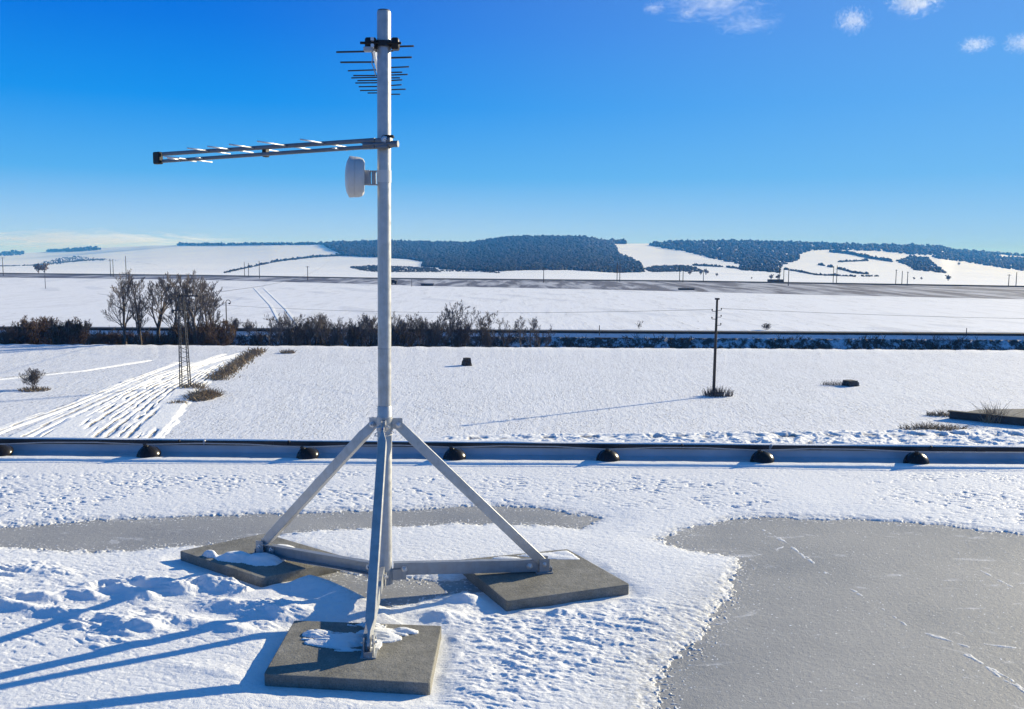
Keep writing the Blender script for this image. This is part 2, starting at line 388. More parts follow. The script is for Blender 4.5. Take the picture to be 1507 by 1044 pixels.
# conductor holders
def dome(px, py, i):
    p = onz(px, py + 9, .035)
    # put on the fillet line
    s_ = (Vector(p) - pc).dot(pdir); b = pp(s_, .035, .024)
    t = empty('conductor_holder', b); ax = Vector((-.26 + .14 * math.sin(i * 2.1), -.38 - .08 * math.cos(i * 3), 1)).normalized()
    m = MB().lathe(b, ax, [(-.012, .07), (-.006, .090), (.004, .094), (.020, .091), (.042, .081), (.064, .063), (.081, .042), (.090, .028), (.092, .0)], 28)
    m.build('dome', MAT['dome'], t, smooth=True)
    top = b + ax * .090
    m = MB().lathe(top, ax, [(-.004, .022), (.005, .020), (.007, .014), (.013, .014), (.015, .010)], 14)
    d_ = Vector((pdir.x, pdir.y, 0))
    m.box(top + ax * .017 + pnor * .009, (.024, .006, .014)); m.box(top + ax * .017 - pnor * .009, (.024, .006, .014))
    m.build('clip', MAT['black'], t, ang=40)
    return t, top + ax * .017
dx = [(-3, 661, 'half cut off by the left picture edge'), (219, 661, 'second from the left, left of the mast'), (451, 665, 'nearest the mast on its left'), (668, 668, 'nearest the mast on its right beside the brace'),
      (897, 672, 'third from the right edge'), (1127, 673, 'second from the right edge'), (1357, 675, 'rightmost, by the right picture edge')]
tops = []
for i, (x, y, txt) in enumerate(dx):
    t, tp = dome(x, y, i); tops.append(tp)
    meta(t, 'black dome holder at the parapet, ' + txt, 'conductor holder', 'black dome conductor holders along the parapet')
wp = [tops[0] - pdir * 4 + Vector((0, 0, .02))]
for a, b in zip(tops[:-1], tops[1:]):
    wp += [a, a.lerp(b, .33) + Vector((0, 0, .012)) + pnor * .02, a.lerp(b, .66) + Vector((0, 0, .012)) + pnor * .02]
wp += [tops[-1], tops[-1] + pdir * 4 + Vector((0, 0, .015))]
o = MB().tube(wp, .004, 6).build('conductor_wire', MAT['galvd'], smooth=True)
meta(o, 'thin metal lightning conductor wire clipped to the black domes along the parapet', 'wire')

# ------------------------------------------------------------------ slabs
ST = .055
SL = [[(433, 913), (650, 921), (633, 1006), (388, 992)], [(264, 811), (390, 785), (517, 822), (385, 851)], [(673, 824), (835, 808), (927, 860), (745, 885)]]
LB = ['nearest dark concrete slab, in front of the mast under its front brace', 'left dark concrete slab, under the left brace foot and a heap of snow', 'right dark concrete slab, under the right brace foot, its near edge chamfered']
slabs = []
for pts, lb in zip(SL, LB):
    q = [Vector(onz(x, y, ST)) for x, y in pts]; c = sum(q, Vector()) / 4
    t = bmesh.new(); lo = [t.verts.new((p.x - c.x, p.y - c.y, -.012)) for p in q]; hi = [t.verts.new((p.x - c.x, p.y - c.y, ST)) for p in q]
    t.faces.new(hi); t.faces.new(lo[::-1])
    for i in range(4): t.faces.new((lo[i], lo[(i + 1) % 4], hi[(i + 1) % 4], hi[i]))
    bmesh.ops.recalc_face_normals(t, faces=t.faces)
    bmesh.ops.bevel(t, geom=[e for e in t.edges if abs(e.verts[0].co.z - e.verts[1].co.z) > .01], offset=.014, segments=3, affect='EDGES', profile=.6)
    bmesh.ops.bevel(t, geom=[e for e in t.edges if e.verts[0].co.z > .05 and e.verts[1].co.z > .05], offset=.004, segments=2, affect='EDGES', profile=.6)
    me = bpy.data.meshes.new('concrete_slab'); t.to_mesh(me); t.free()
    o = link('concrete_slab', me, MAT['slab']); o.location = (c.x, c.y, 0); meta(o, lb, 'paving slab', 'concrete slabs weighing down the mast feet')
    slabs.append(np.array([(p.x, p.y) for p in q]))

# ------------------------------------------------------------------ roof snow
def poly0(pts): return onz([p[0] for p in pts], [p[1] for p in pts], 0)[:, :2]
BARE = [poly0([(975, 795), (1010, 778), (1080, 765), (1130, 761), (1180, 764), (1250, 765), (1380, 772), (1507, 788), (1800, 815), (2300, 860), (2300, 1400), (900, 1400), (950, 1100), (965, 1020), (990, 975), (1030, 935), (1075, 880), (1088, 835), (1080, 822), (1040, 815), (1000, 806)]),
        poly0([(-400, 790), (-50, 782), (0, 778), (120, 768), (260, 762), (420, 757), (560, 752), (700, 746), (800, 748), (880, 765), (855, 777), (760, 772), (640, 772), (500, 780), (430, 786), (300, 803), (200, 810), (120, 812), (0, 806), (-50, 806), (-400, 812)]),
        poly0([(395, 842), (480, 842), (550, 850), (640, 856), (700, 850), (745, 872), (690, 872), (640, 882), (560, 898), (520, 882), (470, 862), (440, 852)])]
ROUGH = poly0([(-400, 842), (60, 832), (250, 842), (300, 850), (380, 860), (520, 890), (560, 905), (420, 930), (390, 965), (250, 955), (0, 990), (-400, 1000)])
ROUGH2 = poly0([(640, 885), (900, 880), (1050, 890), (1010, 960), (940, 1010), (780, 1060), (640, 1080)])
BAND = poly0([(-900, 690), (2400, 700), (2400, 800), (1507, 785), (1250, 760), (900, 765), (700, 742), (0, 775), (-900, 800)])
# mounds: px, py, rx, ry, height
MND = [(475, 888, .15, .08, .015), (430, 896, .18, .10, .030), (520, 893, .14, .07, .025), (350, 870, .14, .07, .040), (300, 862, .10, .05, .032), (265, 872, .09, .05, .03),
       (330, 893, .12, .06, .035), (390, 900, .16, .07, .02), (230, 862, .12, .04, .030), (205, 880, .10, .05, .034), (180, 872, .1, .04, .03), (120, 878, .14, .04, .026), (60, 880, .12, .04, .03),
       (100, 905, .16, .05, .03), (20, 895, .14, .04, .025), (270, 915, .13, .05, .022), (200, 925, .15, .04, .02), (340, 925, .12, .05, .02), (650, 905, .10, .06, .026), (690, 880, .13, .05, .028),
       (760, 892, .10, .05, .02), (810, 900, .12, .04, .018), (850, 880, .10, .04, .02), (900, 878, .12, .03, .018), (660, 935, .06, .10, .02), (640, 990, .05, .12, .022), (300, 985, .2, .05, .008)]
def snow_z(x, y):
    wx = x * .96 - y * .28; wy = x * .28 + y * .96                      # wind-aligned axes
    wxw = wx + .05 * fbm(x * 5, y * 5 + 3, 2); wyw = wy + .05 * fbm(x * 5 + 31, y * 5, 2)
    sd_ = np.minimum.reduce([sdf(b, x, y) for b in BARE])
    sd_ = sd_ + .06 * fbm(x * 3, y * 3, 4, .6) + .06 * fbm(x * 14, y * 20, 4, .65)
    cov = sst(-.01, .09, sd_)
    th = -.004 + .011 * cov + .006 * sst(.05, .3, sd_) + .007 * fbm(x * .9, y * .9, 3) * cov
    # pecked crust everywhere
    dent = sst(.29, .42, perlin(wxw * 15, wyw * 46) + .35 * perlin(wxw * 34 + 5, wyw * 70))
    bandm = sst(.10, -.25, sdf(BAND, x, y)) * sst(-.15, .25, fbm(x * .8 + 4, y * 1.1, 3) + .12) * (.25 + .75 * sst(-.15, .2, fbm(x * 2.6 + 9, y * 3.4, 3)))
    r1 = sst(.10, -.18, sdf(ROUGH, x, y)); r2 = sst(.10, -.30, sdf(ROUGH2, x, y))
    dent2 = sst(.2, .5, perlin(wxw * 7 + 40, wyw * 16))
    th = th - cov * dent * (.0010 + .009 * bandm + .0025 * r2 + .0015 * r1) - cov * dent2 * (.003 * bandm * sst(0, .3, fbm(x * 1.5, y * 2, 2)) + .0015 * r2)
    th = th + cov * (.0013 * fbm(x * 40, y * 40, 3, .6))
    rg = ridge(wx * 3.2 + .4 * fbm(x * 3, y * 3, 2), wy * 7.5, 4, .55)
    pm = sst(-.12, .22, fbm(x * 1.7 + 3, y * 2.4, 2)); th = th + r1 * (.004 + pm * (.026 * sst(.0, .85, rg) - .004) + (.25 + .75 * pm) * .008 * fbm(x * 14, y * 20, 4, .6))
    rg2 = ridge(wx * 6 + 9, wy * 11 + 2, 4, .6)
    th = th + r2 * cov * (.009 * sst(0, .9, rg2) + .003 * fbm(x * 26, y * 40, 3, .6))
    for (a, b, rx, ry, h) in MND:
        c = onz(a, b, .02); ddx = x - c[0]; ddy = y - c[1]; uu = (ddx * .96 - ddy * .28) / rx; vv = (ddx * .28 + ddy * .96) / ry
        q = uu * uu + vv * vv + .5 * fbm(x * 9 + a, y * 9 + b, 2)
        th = th + h * np.exp(-np.maximum(q, 0) * 1.2) * (1 + .25 * fbm(x * 18, y * 24, 3, .6))
    # smooth drift with a crest between the slabs, falling away towards the lower left
    cr = onz([385, 415, 445, 480, 520, 552], [874, 864, 862, 872, 888, 904], 0)[:, :2]; dm = np.full(x.shape, 9.); sg = np.zeros(x.shape); al = np.zeros(x.shape)
    for i in range(len(cr) - 1):
        e = cr[i + 1] - cr[i]; t_ = ((x - cr[i][0]) * e[0] + (y - cr[i][1]) * e[1]) / (e @ e); tc_ = np.clip(t_, 0, 1)
        d_ = np.hypot(x - cr[i][0] - tc_ * e[0], y - cr[i][1] - tc_ * e[1]); c_ = (x - cr[i][0]) * e[1] - (y - cr[i][1]) * e[0]
        m_ = d_ < dm; dm = np.where(m_, d_, dm); sg = np.where(m_, c_, sg); al = np.where(m_, (i + tc_) / 5, al)
    amp = .058 * np.sin(np.pi * np.clip(al * .8 + .14, 0, 1)) ** .6; hr = amp * np.where(sg > 0, np.exp(-(dm / .19) ** 1.6), np.exp(-(dm / .05) ** 2))
    th = np.where(hr > .004, np.maximum(th * (1 - np.clip(hr / .03, 0, 1)) + hr * .0, -1) + hr + .002 * fbm(x * 20, y * 20, 3), th)
    # specks of frost on the bare membrane
    fl = .55 * sst(.56, .66, perlin(x * 55, y * 80)) * sst(-.2, .2, fbm(x * 2, y * 2, 2))
    th = np.where(cov < .05, np.maximum(th, -.005 + .0075 * fl), th)
    fl2 = sst(.22, .5, perlin(x * 60, y * 95) + .4 * perlin(x * 25, y * 40)) * sst(-.24, -.0, sd_)
    th = np.where(cov < .3, np.maximum(th, -.0045 + .0075 * fl2), th)
    for pl in ([(1165, 805), (1228, 852), (1290, 890), (1340, 925), (1425, 952)], [(1440, 838), (1478, 858), (1540, 890)], [(1405, 930), (1450, 948), (1540, 960)], [(1425, 965), (1490, 1005), (1560, 1050)], [(1120, 778), (1160, 800), (1140, 812)]):
        w2 = onz([p[0] for p in pl], [p[1] for p in pl], 0)[:, :2]; dm2 = np.full(x.shape, 9.)
        for i in range(len(w2) - 1):
            e = w2[i + 1] - w2[i]; t_ = np.clip(((x - w2[i][0]) * e[0] + (y - w2[i][1]) * e[1]) / (e @ e), 0, 1); dm2 = np.minimum(dm2, np.hypot(x - w2[i][0] - t_ * e[0], y - w2[i][1] - t_ * e[1]))
        dm2 = dm2 + .03 * fbm(x * 5, y * 8, 3)
        th = np.where(dm2 < .03, np.maximum(th, -.004 + .0062 * np.exp(-(dm2 / .012) ** 2) * sst(-.7, .1, fbm(x * 12, y * 20, 3, .6))), th)
    # gentle bank drifted against the slabs
    big = np.full(x.shape, 9.0)
    for k, s4 in enumerate(slabs):
        q = sdf(s4, x, y); big = np.minimum(big, q)
        th = np.where((q > -.03) & (cov > .05), th * (.15 + .85 * sst(0, .13, q + .03 * fbm(x * 9, y * 9, 2))) + .002, th)
        ins = q < -.022
        th = np.where(q < .0, np.minimum(th, ST - .02), th)
        if k == 0: pts = [(505, 945, .17, .05), (560, 935, .10, .045), (470, 935, .07, .03), (540, 920, .10, .02), (595, 930, .06, .02)]
        elif k == 1: pts = [(385, 825, .12, .05), (350, 822, .13, .04), (415, 812, .09, .05), (310, 819, .05, .015)]
        else: pts = [(800, 818, .20, .028), (840, 815, .11, .04), (745, 822, .10, .02), (800, 836, .03, .02)]
        sp = np.full(x.shape, -1.0)
        for (a, b, rx, ry) in pts:
            c = onz(a, b, ST); ddx = x - c[0]; ddy = y - c[1]
            uu = (ddx * .97 - ddy * .2) / rx; vv = (ddx * .2 + ddy * .97) / (ry * 1.6)
            sp = np.maximum(sp, 1 - np.hypot(uu, vv))
        sp = sp + .28 * fbm(x * 13, y * 16, 4, .6)
        if k == 0: sp = sp - .35 * sst(.1, .4, perlin(wx * 9, wy * 60))
        sp = np.where(ins, sp, -1); hh = np.where(sp > -.12, ST - .006, .01) + np.where(sp > 0, .006 + [.012, .030, .006][k] * sst(0, .75, sp), np.where(sp > -.12, -.004, 0))
        th = np.where(sp > -.12, np.maximum(th, hh), th)
        if k == 1:   # drift climbing over the front corner of the left slab
            pass
    return th, cov, big, sd_
pys = np.concatenate([np.linspace(673, 700, 40), np.linspace(700, 800, 165)[1:], np.linspace(800, 1120, 470)[1:]])
pxs = np.concatenate([np.linspace(-900, -60, 140), np.linspace(-60, 1570, 1010)[1:], np.linspace(1570, 2400, 120)[1:]])
PX, PY = np.meshgrid(pxs, pys[::-1]); Q = onz(PX, PY, 0)
X, Y = Q[..., 0], Q[..., 1]
Zs, COV, BIG, SDF = snow_z(X, Y)
# keep it in front of the parapet foot
dp = (X - pc.x) * pnor.x + (Y - pc.y) * pnor.y
Zs = np.where(dp > -.10, np.minimum(Zs, .008), Zs)
Q[..., 2] = Zs
o = grid_mesh('roof_snow', Q, [MAT['rsnow']]); meta(o, 'crusted wind-blown snow covering most of the grey roof', 'snow', kind='stuff')
thin = np.clip((1 - sst(-.02, .42, SDF)) * sst(-.3, .5, X) * sst(4.6, 4.1, Y) * .95 + (1 - sst(0, .10, SDF)) * .7, 0, 1) * (BIG > .0)
at = o.data.attributes.new('thin', 'FLOAT', 'POINT'); at.data.foreach_set('value', thin.reshape(-1).astype(np.float32))

# ------------------------------------------------------------------ antenna mast
MY = 4.04
base = Vector(onz(566, 852, .06)); base.y = MY; base = Vector(onY(566.5, 852, MY)); top = Vector(onY(565, 17, MY))
def mz(py):      # point on the mast axis at picture height py
    z = onY(565, py, MY)[2]; k = (z - base.z) / (top.z - base.z); return base.lerp(top, k)
mast = empty('antenna_mast', (base.x, base.y, 0))
meta(mast, 'tall galvanised steel antenna mast standing on three slanting braces and dark slabs', 'antenna mast')
mdir = (top - base).normalized()
MB().tube([mz(597), mz(300), mz(19), mz(17.2), mz(16.4)], [.0305, .0305, .0305, .029, .026], 32).build('upper_tube', MAT['galv'], mast, ang=50)
MB().tube([mz(856), mz(598.5), mz(597.2)], [.0335, .0335, .0315], 32).build('lower_tube', MAT['galv'], mast, ang=50)
MB().tube([mz(16.6), mz(15.6), mz(15)], [.0275, .0275, .022], 24).build('end_cap', MAT['steel'], mast, ang=50)
MB().tube([mz(513.6), mz(512)], .0312, 32).build('joint_ring', MAT['galvd'], mast, ang=50)
MB().tube([mz(269), mz(251)], .0322, 32).build('clamp_band', MAT['white'], mast, ang=50)
tip = mz(624); hubp = mz(846)
Lf, Rf, Ff = Vector(onz(386, 803, .10)), Vector(onz(800, 829, .10)), Vector(onz(543, 945, .105))
# brace profile: steel angle-like channel
def chan(wd, dp, th): return [(-wd / 2, -dp / 2), (wd / 2, -dp / 2), (wd / 2, dp / 2), (-wd / 2, dp / 2)]
def rbox(wd, hg, b=.005):
    x, y = wd / 2, hg / 2
    return [(-x + b, -y), (x - b, -y), (x - b * .3, -y + b * .3), (x, -y + b), (x, y - b), (x - b * .3, y - b * .3), (x - b, y), (-x + b, y), (-x + b * .3, y - b * .3), (-x, y - b), (-x, -y + b), (-x + b * .3, -y + b * .3)]
def hexbolt(par_, p, ax, r=.012, h=.009):
    m = MB()
    m.lathe(p, ax, [(0, r * 1.35), (.002, r * 1.35), (.0022, r), (h, r), (h + .001, r * .8)], 6); m.lathe(Vector(p) + Vector(ax).normalized() * h, ax, [(0, r * .5), (.008, r * .48), (.009, r * .3)], 10)
    return m.build('bolt', MAT['bolt'], par_, ang=30)
for nm, ft, wd in (('l', Lf, 1), ('r', Rf, 1), ('f', Ff, 1)):
    h = (ft - tip); h.z = 0; h.normalize(); side = h.cross(Vector((0, 0, 1)))
    a = tip + h * .062 + Vector((0, 0, -.006)); b = ft.copy()
    t = (b - a).normalized()
    # flattened-end brace: a square tube with squashed ends
    m = MB()
    upv = Vector((0, 0, 1)); sd2 = t.cross(upv).normalized(); u2 = sd2.cross(t)
    secs = [(-.018, .010, .038), (.03, .012, .040), (.10, .034, .040), (.985, 0, 0)]
    L = (b - a).length; st = [(-.024, .010, .036), (-.015, .011, .044), (.035, .012, .046), (.085, .038, .046), (L - .085, .038, .046), (L - .035, .012, .046), (L + .015, .011, .044), (L + .024, .010, .034)]
    rings = []
    for (q, w_, h_) in st:
        for (x_, y_) in rbox(w_, h_, min(.0025, w_ * .2)): rings.append(a + t * q + sd2 * x_ + u2 * y_)
    n = 12; fs = [(k * n + i, k * n + (i + 1) % n, (k + 1) * n + (i + 1) % n, (k + 1) * n + i) for k in range(len(st) - 1) for i in range(n)]
    fs += [tuple(range(n))[::-1], tuple(range((len(st) - 1) * n, len(st) * n))]
    m.add(rings, fs); br = m.build('brace', MAT['galv'], mast, ang=20)
    hexbolt(br, a + side * .012, side); hexbolt(br, a - side * .012, -side)
    hexbolt(br, b + side * .014, side); hexbolt(br, b - side * .014, -side)
    # lug at the collar, foot bracket on the slab
    m = MB()
    for s_ in (-1, 1):
        c0 = tip + h * .05 + side * (.0085 * s_)
        m.sweep(c0 - h * .024 + Vector((0, 0, .0)), c0 + h * .032 + Vector((0, 0, .0)), [(-.002, -.024), (.002, -.024), (.002, .024), (-.002, .024)])
    m.build('collar_lug', MAT['galv'], mast, ang=35)
    m = MB()
    fb = Vector((ft.x, ft.y, ST + .003))
    R3 = Matrix(((h.x, side.x, 0), (h.y, side.y, 0), (0, 0, 1)))
    m.box(fb, (.085, .06, .005), R3)
    for s_ in (-1, 1): m.box(fb + side * (.0185 * s_) + Vector((0, 0, .036)), (.05, .004, .068), R3)
    m.box(fb + side * .03 * 0 + h * .038 + Vector((0, 0, .012)), (.004, .034, .022), R3)
    fbo = m.build('foot_bracket', MAT['galvd'], mast, ang=35); hexbolt(fbo, fb + h * .034 + Vector((0, 0, .003)), (0, 0, 1), .009, .006)
    # horizontal arm: channel with lower flange
    m = MB(); A = hubp + h * .04; A.z = .118; B = ft - h * .012; B.z = .088
    th_ = .004; hh = .030; fl = .032
    prof = [(-th_ / 2, -hh), (fl, -hh), (fl, -hh + th_), (th_ / 2, -hh + th_), (th_ / 2, hh - th_), (fl * .8, hh - th_), (fl * .8, hh), (-th_ / 2, hh)]
    if nm == 'r': prof = [(-x, y) for x, y in prof][::-1]; prof = [(-x, y) for x, y in prof]
    sg = {'l': -1, 'r': -1, 'f': 1}[nm]
    prof = [(x * sg, y) for x, y in prof]
    m.sweep(A, B, prof); ar = m.build('base_arm', MAT['galvd'], mast, ang=35)
    tn = (B - A).normalized()
    for q in (.05, (B - A).length - .06):
        for s_ in (-1, 1): hexbolt(ar, A + tn * q + side * (.004 * s_), side * s_, .013)
    m = MB(); 
    for s_ in (-1, 1):
        m.sweep(hubp + h * .02 + side * .009 * s_ + Vector((0, 0, 0)) * 0, hubp + h * .10 + side * .009 * s_, [(-.002, -.026), (.002, -.026), (.002, .026), (-.002, .026)])
    m.build('hub_lug', MAT['galvd'], mast, ang=35)
MB().tube([mz(634), mz(613)], .0365, 32).build('top_collar', MAT['galv'], mast, ang=50)
MB().tube([mz(858), mz(838)], .0375, 32).build('base_collar', MAT['galvd'], mast, ang=50)
# white cable tie round mast and front brace, blue printed mark on the collar
m = MB(); c_ = mz(637.5)
ringp = [c_ + Vector((math.cos(a_) * .041, math.sin(a_) * .041 - (.035 if math.sin(a_) < 0 else 0), .002 * math.cos(a_))) for a_ in np.linspace(0, 2 * math.pi, 25)]
m.tube(ringp, .0022, 6); m.tube([c_ + Vector((.03, -.06, 0)), c_ + Vector((.05, -.07, .035))], .0016, 5)
m.build('cable_tie', MAT['white'], mast, smooth=True)
fr_t = tip; hF = (Ff - tip); hF.z = 0; hF.normalize()
c_ = mz(628) + hF * .0955 + Vector((-.0, 0, 0)); m = MB()
sx = Vector((0, 0, 1)).cross(hF).normalized()
def stroke(p, q, w_=.0022):
    P_ = c_ + sx * p[0] + Vector((0, 0, p[1])); Q_ = c_ + sx * q[0] + Vector((0, 0, q[1])); m.tube([P_, Q_], w_, 6)
stroke((-.008, -.012), (0, .012)); stroke((0, .012), (.008, -.012)); stroke((-.005, -.003), (.006, -.003), .0016)
m.build('printed_mark', MAT['blue'], mast)

# ------------------------------------------------------------------ top log-periodic antenna
ax0 = mz(66)
ta = empty('upper_antenna', ax0); meta(ta, 'upper antenna at the mast top with dark rods, pointing away from the camera', 'antenna')
y0 = MY + .04
m = MB(); cB = Vector(onY(553, 70, y0)); cE = Vector(onY(563, 137, y0 + 1.2)); cB = Vector((cB.x, y0 - .10, cB.z))
for dz in (-.014, .014): m.sweep(cB + Vector((0, 0, dz)), cE + Vector((0, .05, dz)), rbox(.014, .014, .003))
m.build('boom', MAT['alu'], ta)
rods = [((495, 77), (579, 75), 0), ((549, 70), (609, 68), 0), ((501, 92), (556, 91.5), 1), ((570, 85.5), (606, 84.5), 1), ((512, 104.5), (558, 103), 2), ((570, 100), (602, 98.5), 2),
        ((517, 115), (558, 114), 3.2), ((570, 111), (600, 109.8), 3.2), ((523, 122.5), (558, 122), 4), ((570, 119), (592, 117.8), 4), ((528, 128), (558, 127.5), 4.8), ((570, 126.5), (591, 125), 4.8),
        ((530, 133.5), (558, 133), 5.6), ((570, 132.5), (597, 131.5), 5.6), ((541, 137.2), (560, 137), 6.3), ((570, 139), (589, 139), 6.3),
        ((520, 111.5), (558, 111.5), 2.9), ((570, 107), (592, 106.5), 2.9), ((526, 119), (558, 118.5), 3.8), ((570, 115), (589, 114.8), 3.8)]
ys = []
for a, b, k in rods:
    yc = (a[1] + b[1]) / 2
    yd = y0 + 1.2 * max(0, min(1, (yc - 74) / 63)) ** 1.0
    m = MB().tube([onY(a[0], a[1], yd), onY(b[0], b[1], yd)], .0042 if k < 2 else .0036, 8); m.build('rod', MAT['dark'], ta, smooth=True)
m = MB(); c1 = mz(66)
m.lathe(c1 - mdir * .012, mdir, [(0, .034), (0, .040), (.024, .040), (.024, .034)], 24)
m.box(c1 + Vector((-.055, -.01, 0)), (.05, .05, .048), bev=.006); m.box(c1 + Vector((.052, -.01, 0)), (.034, .045, .05), bev=.006)
m.tube([c1 + Vector((-.1, -.03, .0)), c1 + Vector((.08, -.03, 0))], .006, 8); m.tube([c1 + Vector((-.07, .03, -.02)), c1 + Vector((.07, .03, -.0))], .005, 8)
m.build('clamp', MAT['black'], ta, ang=40)
m = MB(); cc = Vector(onY(542, 73, MY - .04)); m.box(cc, (.04, .03, .02), bev=.004)
m.build('terminal_box', MAT['grey'], ta)
m = MB(); pt = [onY(547, 76, MY - .03), onY(549, 85, MY - .03), onY(547, 93, MY - .028), onY(551, 103, MY - .02), onY(553, 112, MY - .0)]
m.tube(pt, .0028, 6); m.build('cable', MAT['grey'], ta, smooth=True)

# ------------------------------------------------------------------ long log-periodic antenna pointing left
la = empty('long_antenna', mz(211)); meta(la, 'long twin-boom antenna reaching out to the left from the mast with short pale rods', 'antenna')
e0 = Vector(onY(586, 212, MY - .075)); e1 = Vector(onY(240, 227, MY + .62)); e1l = Vector(onY(240, 237.5, MY + .62))
e0u = Vector(onY(552, 206.5, MY - .06)); e0l = Vector(onY(552, 216.0, MY - .06))
bu = MB().sweep(e0u, e1, rbox(.016, .019, .004)).build('boom', MAT['boomalu'], la, ang=35)
bl = MB().sweep(e0l, e1l, rbox(.016, .017, .004)).build('boom', MAT['boomalu'], la, ang=35)
bd = (e1 - e0u).normalized()
m = MB().tube([e0, e0.lerp(Vector(onY(535, 213.5, MY - .04)), 1)], .0145, 16); m.sweep(Vector(onY(576, 206.5, MY - .07)), Vector(onY(533, 208.5, MY - .03)), rbox(.03, .020, .004)); m.sweep(Vector(onY(572, 216, MY - .07)), Vector(onY(533, 217.5, MY - .03)), rbox(.026, .016, .004))
m.build('mounting_sleeve', MAT['boomalu'], la, ang=40)
m = MB(); c1 = mz(211)
m.lathe(c1 - mdir * .018, mdir, [(0, .033), (0, .038), (.036, .038), (.036, .033)], 24)
m.box(c1 + Vector((.026, -.052, .022)), (.05, .03, .012), bev=.003); m.box(c1 + Vector((.03, -.05, -.004)), (.012, .05, .04), bev=.003)
m.tube([c1 + Vector((.0, -.07, .02)), c1 + Vector((.035, -.06, -.03))], .005, 8)
m.build('clamp', MAT['black'], la, ang=40)
hexbolt(la, c1 + Vector((.012, -.075, .008)), (0, -1, .2), .012)
ec = Vector(onY(232.5, 233, MY + .63)); m = MB()
fx = -bd; fy = Vector((0, 0, 1)).cross(fx).normalized(); R3 = Matrix(((fx.x, fy.x, 0), (fx.y, fy.y, 0), (fx.z, fy.z, 1)))
m.box(ec, (.05, .03, .062), R3, .005); m.build('end_block', MAT['black'], la)
mc = Vector(onY(391, 223.5, MY + .30)); m = MB().box(mc, (.026, .03, .052), R3, .004); m.build('spacer_block', MAT['black'], la)
pb = Vector((bd.y, -bd.x, 0)).normalized()
if pb.y > 0: pb = -pb                                              # towards the camera
for k, (cx, cy, hl, lowr) in enumerate([(278, 230.5, .15, 1), (268, 232, .09, 1), (308, 224, .135, 0), (340, 222.5, .145, 0), (375, 219.5, .16, 0), (423, 215.5, .19, 0), (478, 211, .16, 0), (300, 237, .05, 1), (500, 222, .05, 1)]):
    kx = (552 - cx) / (552 - 240)
    L0, L1 = (e0l, e1l) if lowr else (e0u, e1)
    c_ = L0.lerp(L1, kx * .96)
    # perspective-correct fraction
    lo, hi = 0, 1
    for _ in range(30):
        md = (lo + hi) / 2; q = L0.lerp(L1, md) - Vector(CP); xx = 753.5 + F * q.dot(Vector(RR)) / q.dot(Vector(fw))
        if xx > cx: lo = md
        else: hi = md
    c_ = L0.lerp(L1, lo)
    for sg, fr in ((1, 1.0), (-1, 1.0)):
        MB().tube([c_ + pb * (.009 * sg) - Vector((0, 0, .0)), c_ + pb * (hl * sg) ], .0035, 8).build('rod', MAT['alu'], la, smooth=True)

# ------------------------------------------------------------------ dish radio
dc = Vector(onY(524, 261, MY + .005)); da = Vector((-1, -.16, .03)).normalized()
dr = empty('dish_radio', dc); meta(dr, 'round white drum-shaped dish radio hanging on the left side of the mast', 'dish antenna')
MB().lathe(dc, da, [(-.036, .05), (-.038, .070), (-.030, .083), (-.015, .0885), (.004, .0905), (.0045, .0885), (.007, .0885), (.0075, .0905), (.026, .092), (.031, .091), (.032, .087)], 48).build('housing', MAT['white'], dr, ang=28)
MB().lathe(dc + da * .029, da, [(0, .0860), (.005, .083), (.013, .066), (.018, .042), (.020, .018), (.0205, .0)], 48).build('radome', MAT['white'], dr, smooth=True)
m = MB(); bk = dc - da * .036
m.box(bk - da * .012, (.034, .030, .066), None, .004); m.box(bk - da * .042 + Vector((0, 0, .030)), (.05, .026, .005)); m.box(bk - da * .042 - Vector((0, 0, .030)), (.05, .026, .005))
m.box(bk - da * .044, (.018, .024, .056), None, .003)
m.build('bracket', MAT['grey'], dr, ang=35)

# ------------------------------------------------------------------ terrain
GS = [(-1500, 380), (-300, 377), (0, 374), (60, 371.5), (110, 368), (160, 364.5), (220, 361.8), (262, 361.2), (330, 361), (400, 360), (480, 359.5), (560, 357.5), (690, 360), (712, 356.5), (745, 351.5), (800, 350.5), (860, 351.5), (905, 359), (975, 358.5), (1000, 356.5), (1100, 356.5), (1250, 361), (1385, 364), (1405, 369.5), (1507, 377), (1800, 385), (3000, 395)]
GB = [(-1500, 398), (-300, 402), (0, 402), (550, 409), (760, 411), (1000, 413), (1507, 421), (1800, 425), (3000, 436)]
DS = [(-1500, 5500), (0, 5000), (200, 4300), (400, 3400), (560, 3000), (800, 2850), (880, 2950), (940, 3100), (1000, 3200), (1250, 3300), (1500, 4000), (3000, 4500)]
def hill_pt(px, t):
    px = np.asarray(px, float); t = np.asarray(t, float)
    pb_ = interp(GB, px); ps = interp(GS, px); py = pb_ + (ps - pb_) * t
    db = onz(px, pb_, ZF)[..., 1]; ds = interp(DS, px); d = db * (ds / db) ** (t ** .42)
    return onY(px, py, d)
def hill_at(px, py):
    px = np.asarray(px, float); pb_ = interp(GB, px); ps = interp(GS, px); return hill_pt(px, np.clip((py - pb_) / (ps - pb_), 0, 1))
cols = np.concatenate([np.linspace(-1500, -100, 30), np.linspace(-100, 1600, 380)[1:], np.linspace(1600, 3000, 30)[1:]])
rows = []
mrow = []
ub = onz(cols, interp(GB, cols), ZF); ub = ub[:, 0] / ub[:, 1]; dbase = onz(cols, interp(GB, cols), ZF)[:, 1]
near = [(8, ZG, 0), (30, ZG, 0), (50, ZG, 0), (70, ZG, 0), (90, ZG, 0), (108, ZG, 0), (112.3, ZG + .02, 0), (112.8, ZG - .1, 1), (115, -12.2, 1), (122.6, -12.2, 1), (124.9, -11.35, 1), (126.0, -10.0, 1), (127.4, -10.9, 3), (130.3, -10.9, 3), (130.9, -10.75, 3), (131.2, -10.6, 3)]
